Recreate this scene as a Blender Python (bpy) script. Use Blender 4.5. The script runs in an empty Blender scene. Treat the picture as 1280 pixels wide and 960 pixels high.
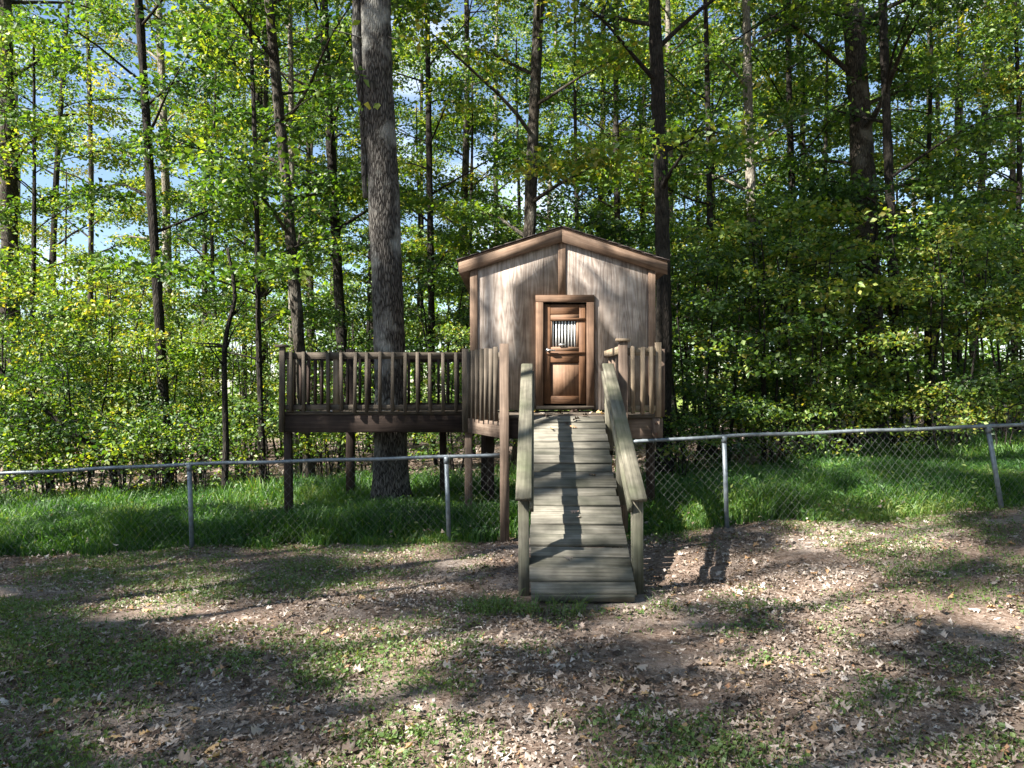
import bpy, math, random
import numpy as np
from mathutils import Vector, Matrix, noise as mnoise

# ------------------------------------------------------------------ camera, sky, sun, exposure
scene = bpy.context.scene
COL = scene.collection
F = 965.0; HOR = 486.0; CAMH = 1.7           # focal length and horizon in photo pixels, eye height
cam_d = bpy.data.cameras.new('camera'); cam = bpy.data.objects.new('camera', cam_d)
COL.objects.link(cam); scene.camera = cam
cam_d.sensor_width = 36.0; cam_d.lens = F / 1280 * 36.0
cam_d.clip_start = 0.05; cam_d.clip_end = 2000
cam.location = (0, 0, CAMH)
cam.rotation_euler = (math.radians(90) + math.atan((HOR - 480) / F), 0, 0)

SUN_DIR = Vector((0.60, 0.36, -0.64)).normalized()       # the way the light travels
SUN_EL = math.asin(-SUN_DIR.z); SUN_AZ = math.atan2(-SUN_DIR.x, -SUN_DIR.y)
world = bpy.data.worlds.new('World'); scene.world = world; world.use_nodes = True
wn = world.node_tree.nodes; wl = world.node_tree.links
for n in list(wn): wn.remove(n)
w_out = wn.new('ShaderNodeOutputWorld'); w_bg = wn.new('ShaderNodeBackground')
sky = wn.new('ShaderNodeTexSky'); sky.sky_type = 'NISHITA'; sky.sun_disc = False
sky.sun_elevation = SUN_EL; sky.sun_rotation = SUN_AZ % (2 * math.pi); sky.air_density = 1.0; sky.dust_density = 0.4; sky.ozone_density = 1.6
w_bg.inputs['Strength'].default_value = 0.052
# scattered fair-weather cloud all over the sky
w_tc = wn.new('ShaderNodeTexCoord'); w_mp = wn.new('ShaderNodeMapping'); w_mp.inputs['Scale'].default_value = (1, 1, 2.2)
w_no = wn.new('ShaderNodeTexNoise'); w_no.inputs['Scale'].default_value = 3.2; w_no.inputs['Detail'].default_value = 6; w_no.inputs['Roughness'].default_value = .6
w_cr = wn.new('ShaderNodeValToRGB'); w_cr.color_ramp.elements[0].position = .53; w_cr.color_ramp.elements[1].position = .72
w_mx = wn.new('ShaderNodeMix'); w_mx.data_type = 'RGBA'; w_mx.inputs[7].default_value = (6.0, 6.6, 7.6, 1)
wl.new(w_tc.outputs['Generated'], w_mp.inputs[0]); wl.new(w_mp.outputs[0], w_no.inputs['Vector']); wl.new(w_no.outputs[0], w_cr.inputs[0])
wl.new(w_cr.outputs[0], w_mx.inputs[0]); wl.new(sky.outputs[0], w_mx.inputs[6])
wl.new(w_mx.outputs[2], w_bg.inputs['Color']); wl.new(w_bg.outputs[0], w_out.inputs['Surface'])
sun_d = bpy.data.lights.new('sun', 'SUN'); sun_d.energy = 5.0; sun_d.angle = math.radians(0.53)
sun_d.color = (1.0, 0.95, 0.86)
sun = bpy.data.objects.new('sun', sun_d); COL.objects.link(sun)
sun.rotation_euler = SUN_DIR.to_track_quat('-Z', 'Y').to_euler(); sun.location = (-20, -12, 25)
vs = scene.view_settings
vs.view_transform = 'Standard'; vs.look = 'None'; vs.gamma = 1.0; vs.use_curve_mapping = False
vs.exposure = 2.22
scene.render.engine = 'CYCLES'
cy = scene.cycles
cy.max_bounces = 4; cy.diffuse_bounces = 1; cy.glossy_bounces = 2; cy.transmission_bounces = 4
cy.caustics_reflective = False; cy.caustics_refractive = False

RNG = np.random.default_rng(7)
random.seed(7)

# ------------------------------------------------------------------ helpers
def link(o): COL.objects.link(o); return o

def empty(name, loc=(0, 0, 0), label=None, cat=None, group=None):
    o = bpy.data.objects.new(name, None); o.empty_display_size = 0.2; o.location = loc; link(o)
    if label: o['label'] = label
    if cat: o['category'] = cat
    if group: o['group'] = group
    return o

def tag(o, label=None, cat=None, group=None, kind=None):
    if label: o['label'] = label
    if cat: o['category'] = cat
    if group: o['group'] = group
    if kind: o['kind'] = kind
    return o

def mesh_np(name, V, faces, attrs=None, smooth=False, mat=None):
    V = np.asarray(V, dtype=np.float32)
    faces = [np.asarray(f, dtype=np.int32) for f in faces if len(f)]
    me = bpy.data.meshes.new(name)
    me.vertices.add(len(V)); me.vertices.foreach_set('co', V.ravel())
    idx = np.concatenate([f.ravel() for f in faces])
    tot = np.concatenate([np.full(len(f), f.shape[1], dtype=np.int32) for f in faces])
    st = np.concatenate([[0], np.cumsum(tot)[:-1]]).astype(np.int32)
    me.loops.add(len(idx)); me.loops.foreach_set('vertex_index', idx)
    me.polygons.add(len(tot)); me.polygons.foreach_set('loop_start', st)
    if smooth: me.polygons.foreach_set('use_smooth', np.ones(len(tot), dtype=bool))
    for k, a in (attrs or {}).items():
        a = np.asarray(a, dtype=np.float32)
        if a.ndim == 1:
            at = me.attributes.new(k, 'FLOAT', 'POINT'); at.data.foreach_set('value', a)
        else:
            at = me.attributes.new(k, 'FLOAT_VECTOR', 'POINT'); at.data.foreach_set('vector', a.ravel())
    me.update(calc_edges=True)
    if mat: me.materials.append(mat)
    return me

def place(name, me, parent=None, loc=None):
    """link a mesh; with a parent the mesh data are in world coordinates and get re-centred"""
    o = bpy.data.objects.new(name, me)
    if loc is not None: o.location = loc
    link(o)
    if parent is not None: o.parent = parent
    return o

def part(name, V, faces, mat, parent, attrs=None, smooth=False):
    V = np.asarray(V, dtype=np.float64)
    c = (V.min(0) + V.max(0)) / 2
    me = mesh_np(name, V - c, faces, attrs, smooth, mat)
    o = bpy.data.objects.new(name, me); link(o)
    o['wc'] = c.tolist()
    if parent is not None:
        o.parent = parent
        pc = np.array(parent['wc']) if 'wc' in parent else np.array(parent.location)
        o.location = c - pc
    else:
        o.location = c
    return o

def clean_wc():
    for o in bpy.data.objects:
        if 'wc' in o: del o['wc']

def nrm(v):
    v = np.asarray(v, float); return v / (np.linalg.norm(v) + 1e-12)

def board_geo(p0, p1, w, t, up=(0, 0, 1), ch=0.006, wob=0.0015, caps=True):
    """a sawn board from p0 to p1 (centre line), w wide across, t thick along up, with eased edges"""
    p0 = np.asarray(p0, float); p1 = np.asarray(p1, float)
    d = nrm(p1 - p0); L = np.linalg.norm(p1 - p0)
    up = np.asarray(up, float); s = nrm(np.cross(d, up)); u = nrm(np.cross(s, d))
    ch = min(ch, w * .25, t * .25)
    a, b = w / 2, t / 2
    prof = [(-a + ch, -b), (a - ch, -b), (a, -b + ch), (a, b - ch), (a - ch, b), (-a + ch, b), (-a, b - ch), (-a, -b + ch)]
    off = RNG.uniform(0, 50, 3)
    V = []; G = []
    for k, (f, p) in enumerate(((0, p0), (1, p1))):
        j = RNG.normal(0, wob, 2)
        for (x, y) in prof:
            V.append(p + s * (x + j[0]) + u * (y + j[1]))
            G.append((f * L + off[0], x + off[1], y + off[2]))
    Fq = [[i, (i + 1) % 8, 8 + (i + 1) % 8, 8 + i] for i in range(8)]
    F8 = [list(range(7, -1, -1)), list(range(8, 16))]
    return np.array(V), [Fq, F8], np.array(G)

def board(name, p0, p1, w, t, mat, parent, up=(0, 0, 1), ch=0.006, wob=0.0015):
    V, Fc, G = board_geo(p0, p1, w, t, up, ch, wob)
    return part(name, V, Fc, mat, parent, {'grain': G})

def prism_geo(poly, z0, z1):
    """vertical prism over polygon [(x,y)..] (counter-clockwise)"""
    n = len(poly)
    V = [(x, y, z0) for x, y in poly] + [(x, y, z1) for x, y in poly]
    Fq = [[i, (i + 1) % n, n + (i + 1) % n, n + i] for i in range(n)]
    return np.array(V, float), [Fq, [list(range(n - 1, -1, -1)), list(range(n, 2 * n))]]

def tube_geo(P, R, sides=8, cap=True, base=0):
    P = np.asarray(P, float); R = np.asarray(R, float); n = len(P)
    T = np.gradient(P, axis=0); T /= np.linalg.norm(T, axis=1)[:, None] + 1e-9
    ref = np.array([1.0, 0, 0]) if abs(T[0][0]) < .8 else np.array([0, 1.0, 0])
    S = np.zeros_like(P); s = ref
    for i in range(n):
        s = s - T[i] * np.dot(s, T[i]); s = s / (np.linalg.norm(s) + 1e-9); S[i] = s
    U = np.cross(T, S)
    a = np.arange(sides) * 2 * math.pi / sides
    V = P[:, None, :] + R[:, None, None] * (np.cos(a)[None, :, None] * S[:, None, :] + np.sin(a)[None, :, None] * U[:, None, :])
    V = V.reshape(-1, 3)
    i = np.arange(n - 1)[:, None] * sides; j = np.arange(sides)[None, :]; j2 = (j + 1) % sides
    Fq = np.stack([i + j, i + j2, i + sides + j2, i + sides + j], -1).reshape(-1, 4) + base
    caps = []
    if cap:
        caps = [list(range(base + sides - 1, base - 1, -1)), list(range(base + (n - 1) * sides, base + n * sides))]
    return V, Fq, caps

class Geo:
    """collects tubes and such into one mesh"""
    def __init__(s): s.V = []; s.Q = []; s.N = {}; s.n = 0
    def tube(s, P, R, sides=8, cap=False):
        V, Q, caps = tube_geo(P, R, sides, cap, s.n)
        s.V.append(V); s.Q.append(Q); s.n += len(V)
        if caps: s.N.setdefault(sides, []).extend(caps)
    def faces(s):
        f = [np.concatenate(s.Q)] if s.Q else []
        return f + [np.array(v) for v in s.N.values()]
    def verts(s): return np.concatenate(s.V)

def px(x, y, Y):
    """photo pixel -> point at depth Y"""
    return np.array([(x - 640) / F * Y, Y, CAMH - (y - HOR) / F * Y])

# ground height ------------------------------------------------------
GX = [-60, -30, -13, -8, -3.75, -.75, .6, 2.5, 5.7, 9, 15, 30, 60]
GZ = [-1.6, -1.2, -.75, -.42, -.19, -.12, -.06, .05, .27, .5, .75, 1.1, 1.3]
def sstep(a, b, x):
    t = np.clip((x - a) / (b - a), 0, 1); return t * t * (3 - 2 * t)
def gz(x, y):
    x = np.asarray(x, float); y = np.asarray(y, float)
    b = np.interp(x, GX, GZ)
    b = 0.5 * b + 0.25 * (np.interp(x - .7, GX, GZ) + np.interp(x + .7, GX, GZ))
    w = 0.12 + 0.88 * sstep(4.5, 9.0, y)
    n = 0.02 * np.sin(x * 2.1 + 1.3 * np.sin(y * 1.1)) * np.cos(y * 1.7 + .8 * np.sin(x * .9)) + 0.012 * np.sin(x * 4.7 + y * 3.1) * np.sin(y * 5.3 - x * 1.9)
    far = sstep(14, 40, y) * 0.35 * np.sin(x * .13 + 1) * np.cos(y * .11)
    return b * w + n + far
def gzf(x, y): return float(gz(x, y))

def vnoise(x, y, s, seed=0.0):
    """cheap smooth 2-D value in about -1..1"""
    r = np.random.default_rng(int(seed * 1000) + 3)
    t = 0
    for k in range(7):
        a = r.uniform(0, 2 * math.pi); f = s * r.uniform(.5, 1.9); p = r.uniform(0, 6.28)
        t = t + np.sin((np.cos(a) * x + np.sin(a) * y) * f + p + 1.5 * np.sin((np.cos(a + 1.9) * x + np.sin(a + 1.9) * y) * f * .7 + p))
    return t / 3.2

# ------------------------------------------------------------------ materials
def new_mat(name):
    m = bpy.data.materials.new(name); m.use_nodes = True
    nt = m.node_tree
    for n in list(nt.nodes): nt.nodes.remove(n)
    out = nt.nodes.new('ShaderNodeOutputMaterial')
    return m, nt, out
def N(nt, typ, **kw):
    n = nt.nodes.new(typ)
    for k, v in kw.items():
        if k in n.inputs.keys(): n.inputs[k].default_value = v
        else: setattr(n, k, v)
    return n
def ramp(nt, src, stops, interp='LINEAR'):
    r = nt.nodes.new('ShaderNodeValToRGB'); r.color_ramp.interpolation = interp
    e = r.color_ramp.elements
    while len(e) < len(stops): e.new(.5)
    for i, (p, c) in enumerate(stops):
        e[i].position = p; e[i].color = (c[0], c[1], c[2], 1) if len(c) == 3 else c
    nt.links.new(src, r.inputs[0]); return r
def mixc(nt, fac, a, b, mode='MIX'):
    m = nt.nodes.new('ShaderNodeMix'); m.data_type = 'RGBA'; m.blend_type = mode
    for s, v in ((0, fac), (6, a), (7, b)):
        if hasattr(v, 'links'): nt.links.new(v, m.inputs[s])
        else: m.inputs[s].default_value = v if s == 0 else (v[0], v[1], v[2], 1)
    return m.outputs[2]
def bump(nt, h, strength=.4, dist=.01):
    b = nt.nodes.new('ShaderNodeBump'); b.inputs['Strength'].default_value = strength; b.inputs['Distance'].default_value = dist
    nt.links.new(h, b.inputs['Height']); return b.outputs[0]

def wood_mat(name, dark, mid, light, stain=(.05, .06, .03), stain_amt=.3, rough=.85, long=1.6, cross=42, contour=False):
    m, nt, out = new_mat(name)
    at = N(nt, 'ShaderNodeAttribute', attribute_name='grain')
    mp = N(nt, 'ShaderNodeMapping'); mp.inputs['Scale'].default_value = (long, cross, cross)
    nt.links.new(at.outputs['Vector'], mp.inputs[0])
    n1 = N(nt, 'ShaderNodeTexNoise', Scale=1.0, Detail=6.0, Roughness=.65); nt.links.new(mp.outputs[0], n1.inputs['Vector'])
    fac = n1.outputs[0]
    if contour:                                   # plain-sawn plywood face: nested cathedral lines
        mp2 = N(nt, 'ShaderNodeMapping'); mp2.inputs['Scale'].default_value = (.75, 6.5, 6.5)
        nt.links.new(at.outputs['Vector'], mp2.inputs[0])
        n2 = N(nt, 'ShaderNodeTexNoise', Scale=1.0, Detail=1.6, Roughness=.45, Distortion=.25); nt.links.new(mp2.outputs[0], n2.inputs['Vector'])
        mu = N(nt, 'ShaderNodeMath', operation='MULTIPLY'); nt.links.new(n2.outputs[0], mu.inputs[0]); mu.inputs[1].default_value = 22
        fr = N(nt, 'ShaderNodeMath', operation='PINGPONG'); nt.links.new(mu.outputs[0], fr.inputs[0]); fr.inputs[1].default_value = 1.0
        mx = N(nt, 'ShaderNodeMath', operation='MULTIPLY_ADD'); nt.links.new(fr.outputs[0], mx.inputs[0]); mx.inputs[1].default_value = .34
        nt.links.new(n1.outputs[0], mx.inputs[2])
        sb = N(nt, 'ShaderNodeMath', operation='SUBTRACT'); nt.links.new(mx.outputs[0], sb.inputs[0]); sb.inputs[1].default_value = .15
        fac = sb.outputs[0]
    r = ramp(nt, fac, [(.28, dark), (.5, mid), (.72, light)])
    n3 = N(nt, 'ShaderNodeTexNoise', Scale=2.3, Detail=4.0); nt.links.new(at.outputs['Vector'], n3.inputs['Vector'])
    s = ramp(nt, n3.outputs[0], [(.42, (0, 0, 0)), (.72, (stain_amt,) * 3)])
    c = mixc(nt, s.outputs[0], r.outputs[0], stain)
    n4 = N(nt, 'ShaderNodeTexNoise', Scale=7.0, Detail=3.0); nt.links.new(at.outputs['Vector'], n4.inputs['Vector'])
    v = ramp(nt, n4.outputs[0], [(.3, (.72,) * 3), (.7, (1.15,) * 3)])
    c = mixc(nt, 1.0, c, v.outputs[0], 'MULTIPLY')
    if contour:                                   # rain has run down the face and left long stains
        mp5 = N(nt, 'ShaderNodeMapping'); mp5.inputs['Scale'].default_value = (.35, 9, 9); nt.links.new(at.outputs['Vector'], mp5.inputs[0])
        n5 = N(nt, 'ShaderNodeTexNoise', Scale=1.0, Detail=3.0); nt.links.new(mp5.outputs[0], n5.inputs['Vector'])
        v5 = ramp(nt, n5.outputs[0], [(.38, (.62, .6, .58)), (.56, (1.05,) * 3)])
        c = mixc(nt, .35, c, v5.outputs[0], 'MULTIPLY')
    b = N(nt, 'ShaderNodeBsdfPrincipled', Roughness=rough); nt.links.new(c, b.inputs['Base Color'])
    b.inputs['Specular IOR Level'].default_value = .25
    nt.links.new(bump(nt, fac, .55, .006), b.inputs['Normal'])
    nt.links.new(b.outputs[0], out.inputs[0]); return m

def leaf_mat(name, stops, trans=.4, objvar=.42, gloss=.035, attr='tint'):
    m, nt, out = new_mat(name)
    at = N(nt, 'ShaderNodeAttribute', attribute_name=attr)
    oi = N(nt, 'ShaderNodeObjectInfo')
    ma = N(nt, 'ShaderNodeMath', operation='MULTIPLY_ADD'); nt.links.new(oi.outputs['Random'], ma.inputs[0]); ma.inputs[1].default_value = objvar
    nt.links.new(at.outputs['Fac'], ma.inputs[2])
    sb = N(nt, 'ShaderNodeMath', operation='SUBTRACT'); nt.links.new(ma.outputs[0], sb.inputs[0]); sb.inputs[1].default_value = objvar / 2
    r = ramp(nt, sb.outputs[0], stops)
    d = N(nt, 'ShaderNodeBsdfDiffuse'); nt.links.new(r.outputs[0], d.inputs[0])
    t = N(nt, 'ShaderNodeBsdfTranslucent')
    tc = mixc(nt, 1.0, r.outputs[0], (1.75, 1.55, .55), 'MULTIPLY'); nt.links.new(tc, t.inputs[0])
    mx = N(nt, 'ShaderNodeMixShader'); mx.inputs[0].default_value = trans
    nt.links.new(d.outputs[0], mx.inputs[1]); nt.links.new(t.outputs[0], mx.inputs[2])
    g = N(nt, 'ShaderNodeBsdfGlossy', Roughness=.55); g.inputs[0].default_value = (1, 1, 1, 1)
    m2 = N(nt, 'ShaderNodeMixShader'); m2.inputs[0].default_value = gloss
    nt.links.new(mx.outputs[0], m2.inputs[1]); nt.links.new(g.outputs[0], m2.inputs[2])
    nt.links.new(m2.outputs[0], out.inputs[0]); return m

def bark_mat(name, dark, light, lichen=(.3, .31, .27), amt=.5, sx=14, sz=2.4, bstr=.9):
    m, nt, out = new_mat(name)
    tc = N(nt, 'ShaderNodeTexCoord')
    mp = N(nt, 'ShaderNodeMapping'); mp.inputs['Scale'].default_value = (sx, sx, sz); nt.links.new(tc.outputs['Object'], mp.inputs[0])
    n1 = N(nt, 'ShaderNodeTexNoise', Scale=1.0, Detail=7.0, Roughness=.68, Distortion=.4); nt.links.new(mp.outputs[0], n1.inputs['Vector'])
    vo = N(nt, 'ShaderNodeTexVoronoi', Scale=1.5); vo.feature = 'DISTANCE_TO_EDGE'; nt.links.new(mp.outputs[0], vo.inputs['Vector'])
    vr = ramp(nt, vo.outputs[0], [(.0, (0, 0, 0)), (.25, (1, 1, 1))])
    h = mixc(nt, .5, n1.outputs[0], vr.outputs[0])
    r = ramp(nt, h, [(.25, dark), (.8, light)])
    n2 = N(nt, 'ShaderNodeTexNoise', Scale=2.2, Detail=5.0, Roughness=.6); nt.links.new(tc.outputs['Object'], n2.inputs['Vector'])
    l = ramp(nt, n2.outputs[0], [(.5, (0, 0, 0)), (.66, (amt,) * 3)])
    c = mixc(nt, l.outputs[0], r.outputs[0], lichen)
    b = N(nt, 'ShaderNodeBsdfPrincipled', Roughness=.95); b.inputs['Specular IOR Level'].default_value = .15
    nt.links.new(c, b.inputs['Base Color']); nt.links.new(bump(nt, h, bstr, .03), b.inputs['Normal'])
    nt.links.new(b.outputs[0], out.inputs[0]); return m

M = {}
M['deck'] = wood_mat('weathered_deck_wood', (.045, .036, .027), (.1, .08, .061), (.172, .141, .11), (.042, .037, .025), .55)
M['post'] = wood_mat('brown_post_wood', (.08, .056, .042), (.155, .11, .082), (.245, .185, .142), (.06, .045, .034), .5)
M['rail'] = wood_mat('rail_wood', (.14, .10, .065), (.25, .19, .13), (.34, .27, .2), (.1, .1, .05), .4)
M['ramp'] = wood_mat('grey_green_plank_wood', (.06, .055, .044), (.15, .138, .112), (.235, .22, .183), (.055, .056, .04), .85)
M['newel'] = wood_mat('mossy_rail_wood', (.07, .064, .048), (.155, .142, .108), (.235, .218, .168), (.06, .07, .038), .8)
M['ply'] = wood_mat('plywood_siding', (.25, .195, .16), (.385, .32, .273), (.48, .415, .365), (.2, .155, .125), .4, contour=True, long=1.2, cross=30)
M['trim'] = wood_mat('brown_trim_wood', (.11, .068, .045), (.185, .122, .084), (.26, .185, .135), (.09, .06, .04), .45)
M['door'] = wood_mat('stained_door_wood', (.075, .036, .018), (.14, .07, .036), (.21, .112, .06), (.08, .04, .022), .4, rough=.65)
M['dpanel'] = wood_mat('door_panel_wood', (.12, .065, .04), (.2, .118, .072), (.28, .175, .115), (.12, .065, .038), .4, rough=.65)
M['jamb'] = wood_mat('door_frame_wood', (.075, .042, .026), (.14, .083, .052), (.205, .132, .088), (.07, .045, .03), .4)
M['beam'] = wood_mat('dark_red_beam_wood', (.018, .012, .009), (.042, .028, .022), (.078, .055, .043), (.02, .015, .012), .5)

def plain_mat(name, col, rough=.6, metal=0.0, nscale=30, nvar=.25, bstr=.1):
    m, nt, out = new_mat(name)
    tc = N(nt, 'ShaderNodeTexCoord')
    n1 = N(nt, 'ShaderNodeTexNoise', Scale=nscale, Detail=4.0); nt.links.new(tc.outputs['Object'], n1.inputs['Vector'])
    r = ramp(nt, n1.outputs[0], [(.3, tuple(c * (1 - nvar) for c in col)), (.7, tuple(min(1, c * (1 + nvar)) for c in col))])
    b = N(nt, 'ShaderNodeBsdfPrincipled', Roughness=rough, Metallic=metal)
    nt.links.new(r.outputs[0], b.inputs['Base Color'])
    if bstr: nt.links.new(bump(nt, n1.outputs[0], bstr, .004), b.inputs['Normal'])
    nt.links.new(b.outputs[0], out.inputs[0]); return m
M['galv'] = plain_mat('galvanised_steel', (.17, .195, .215), .5, .4, 18, .3)
M['wire'] = plain_mat('chain_link_wire', (.19, .195, .195), .6, .4, 10, .35, 0)
M['black'] = plain_mat('painted_interior_shade', (.012, .011, .010), .9, 0, 10, .2, 0)  # near-black colour standing in for the shade inside the playhouse
M['white'] = plain_mat('white_paint', (.72, .72, .70), .5, 0, 40, .12, .05)
M['brass'] = plain_mat('worn_steel_handle', (.55, .53, .5), .35, .9, 30, .15, 0)
M['shingle'] = plain_mat('asphalt_shingle', (.06, .045, .042), .95, 0, 120, .5, .5)
M['rust'] = plain_mat('rusty_bolt', (.16, .08, .05), .7, .5, 60, .3, 0)

GREEN = [(0.0, (.014, .042, .009)), (.3, (.035, .095, .014)), (.6, (.095, .185, .022)), (.85, (.215, .29, .036)), (1.0, (.31, .29, .05))]
M['leaf'] = leaf_mat('green_leaf', GREEN, .5)
M['grass'] = leaf_mat('grass_blade', [(0, (.012, .045, .007)), (.35, (.032, .11, .013)), (.7, (.085, .19, .022)), (1, (.2, .25, .06))], .45, 0, .03)
M['weed'] = leaf_mat('yard_weed', [(0, (.04, .08, .018)), (.5, (.085, .15, .03)), (.85, (.14, .2, .045)), (1, (.2, .19, .07))], .35, 0)
LIT = [(0, (.06, .042, .034)), (.22, (.155, .115, .09)), (.45, (.29, .23, .19)), (.66, (.42, .355, .31)), (.84, (.54, .485, .445)), (.9, (.30, .165, .10)), (1, (.40, .27, .14))]
M['litter'] = leaf_mat('dead_leaf', LIT, .12, 0, .015)
M['litter_obj'] = leaf_mat('dead_oak_leaf', [(p * .5 + .25, c) for p, c in LIT], .12, .98, .015)

M['oakbark'] = bark_mat('oak_bark', (.016, .014, .012), (.125, .115, .103), (.31, .31, .285), .7, 24, 4.6, 1.0)
M['bark'] = bark_mat('grey_brown_bark', (.018, .015, .012), (.075, .063, .05), (.2, .19, .16), .5, 26, 4)
M['pale'] = bark_mat('pale_bark', (.10, .088, .07), (.3, .27, .22), (.42, .4, .35), .5, 22, 5)
M['dark'] = bark_mat('dark_bark', (.010, .009, .008), (.036, .03, .025), (.09, .085, .07), .3, 26, 4)

def ground_material():
    m, nt, out = new_mat('soil_and_leaf_litter')
    tc = N(nt, 'ShaderNodeTexCoord')
    n1 = N(nt, 'ShaderNodeTexNoise', Scale=.9, Detail=6.0, Roughness=.6); nt.links.new(tc.outputs['Object'], n1.inputs['Vector'])
    n2 = N(nt, 'ShaderNodeTexNoise', Scale=26, Detail=6.0, Roughness=.7); nt.links.new(tc.outputs['Object'], n2.inputs['Vector'])
    vo = N(nt, 'ShaderNodeTexVoronoi', Scale=34); nt.links.new(tc.outputs['Object'], vo.inputs['Vector'])
    a = ramp(nt, n2.outputs[0], [(.3, (.07, .048, .036)), (.5, (.17, .125, .1)), (.72, (.33, .27, .23))])
    b2 = ramp(nt, vo.outputs['Color'], [(.1, (.1, .065, .045)), (.5, (.24, .17, .13)), (.9, (.38, .31, .26))])
    c = mixc(nt, .5, a.outputs[0], b2.outputs[0])
    s = ramp(nt, n1.outputs[0], [(.5, (0, 0, 0)), (.7, (.75,) * 3)])
    c = mixc(nt, s.outputs[0], c, (.40, .355, .32))
    n6 = N(nt, 'ShaderNodeTexNoise', Scale=110, Detail=4.0, Roughness=.75); nt.links.new(tc.outputs['Object'], n6.inputs['Vector'])
    v6 = ramp(nt, n6.outputs[0], [(.36, (.35, .32, .3)), (.6, (1.12,) * 3)])
    c = mixc(nt, .85, c, v6.outputs[0], 'MULTIPLY')
    # meadow grass takes over beyond the woods
    sp = N(nt, 'ShaderNodeSeparateXYZ'); nt.links.new(tc.outputs['Object'], sp.inputs[0])
    mr = N(nt, 'ShaderNodeMapRange'); mr.inputs[1].default_value = 30; mr.inputs[2].default_value = 44; nt.links.new(sp.outputs[1], mr.inputs[0])
    gr = ramp(nt, n1.outputs[0], [(.35, (.10, .15, .03)), (.65, (.19, .22, .06))])
    c = mixc(nt, mr.outputs[0], c, gr.outputs[0])
    b = N(nt, 'ShaderNodeBsdfPrincipled', Roughness=1.0); b.inputs['Specular IOR Level'].default_value = .1
    nt.links.new(c, b.inputs['Base Color'])
    nt.links.new(bump(nt, n2.outputs[0], .8, .03), b.inputs['Normal'])
    nt.links.new(b.outputs[0], out.inputs[0]); return m
M['ground'] = ground_material()

# ------------------------------------------------------------------ ground
def graded(lo, hi, fine, far):
    a = [lo]; 
    c = np.arange(lo, hi + 1e-6, fine)
    up = []; v = hi; st = fine
    while v < far: st *= 1.22; v += st; up.append(v)
    dn = []; v = lo; st = fine
    while v > -far: st *= 1.22; v -= st; dn.append(v)
    return np.array(dn[::-1] + list(c) + up)
gx = graded(-9, 9, .09, 420); gy = graded(1.5, 14, .09, 420)
XX, YY = np.meshgrid(gx, gy)
ZZ = gz(XX, YY) 
near = (np.abs(XX) < 10) & (YY < 15) & (YY > 1)
ZZ = ZZ + np.where(near, .010 * vnoise(XX, YY, 7.0, 1) + .006 * vnoise(XX, YY, 17.0, 2), 0)
nx, ny = len(gx), len(gy)
ii = (np.arange(ny - 1)[:, None] * nx + np.arange(nx - 1)[None, :]).ravel()
Fg = np.stack([ii, ii + 1, ii + 1 + nx, ii + nx], 1)
ground = place('ground', mesh_np('ground', np.stack([XX, YY, ZZ], -1).reshape(-1, 3), [Fg], smooth=True, mat=M['ground']))
tag(ground, 'yard and forest floor of pale soil, rising gently to one side', kind='structure')

# ------------------------------------------------------------------ playhouse
HX0, HX1, HY0, HY1 = -.555, 1.91, 10.3, 12.6
HZ0, EAVE, APEX = 1.42, 3.40, 3.80                  # wall foot, wall top at the corner, at the ridge
HXC = .665
house = empty('playhouse', ((HX0 + HX1) / 2, (HY0 + HY1) / 2, HZ0), 'small weathered plywood playhouse with gabled roof and brown door, raised on a deck', 'playhouse')
def panel(name, poly_xz, y0, y1, mat):
    """sheet standing in the xz plane, from y0 (front) to y1"""
    n = len(poly_xz); off = RNG.uniform(0, 40, 3)
    V = np.array([(x, y0, z) for x, z in poly_xz] + [(x, y1, z) for x, z in poly_xz])
    G = np.array([(z + off[0], x + off[1], y + off[2]) for x, y, z in V])
    Fq = [[i, n + i, n + (i + 1) % n, (i + 1) % n] for i in range(n)]
    return part(name, V, [Fq, [list(range(n)), list(range(2 * n - 1, n - 1, -1))]], mat, house, {'grain': G})
DX0, DX1, DZ0, DZ1 = .425, .985, 1.50, 2.825          # door leaf
def rz(x): return APEX - (APEX - EAVE) * abs(x - HXC) / (HX1 - HXC)
OX0, OX1, OZ1 = DX0 - .02, DX1 + .02, DZ1 + .03        # opening
panel('wall_panel', [(HX0, HZ0), (OX0, HZ0), (OX0, OZ1), (HXC - .002, OZ1), (HXC - .002, APEX), (HX0, rz(HX0))], HY0, HY0 + .015, M['ply'])
panel('wall_panel', [(OX1, HZ0), (HX1, HZ0), (HX1, rz(HX1)), (HXC + .002, APEX), (HXC + .002, OZ1), (OX1, OZ1)], HY0, HY0 + .015, M['ply'])
panel('wall_panel', [(HX0, HZ0), (HX1, HZ0), (HX1, rz(HX1)), (HXC, APEX), (HX0, rz(HX0))], HY1 - .015, HY1, M['ply'])
for x in (HX0, HX1 - .015):
    off = RNG.uniform(0, 40, 3)
    V, Fc = prism_geo([(x, HY0 + .0155), (x + .015, HY0 + .0155), (x + .015, HY1 - .0155), (x, HY1 - .0155)], HZ0, rz(x) - .02)
    G = np.array([(z + off[0], y + off[1], xx + off[2]) for xx, y, z in V])
    part('wall_panel', V, Fc, M['ply'], house, {'grain': G})
V, Fc = prism_geo([(HX0 + .02, HY0 + .02), (HX1 - .02, HY0 + .02), (HX1 - .02, HY1 - .02), (HX0 + .02, HY1 - .02)], HZ0 - .004, HZ0 + .03)
part('floor', V, Fc, M['deck'], house, {'grain': V})
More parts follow.
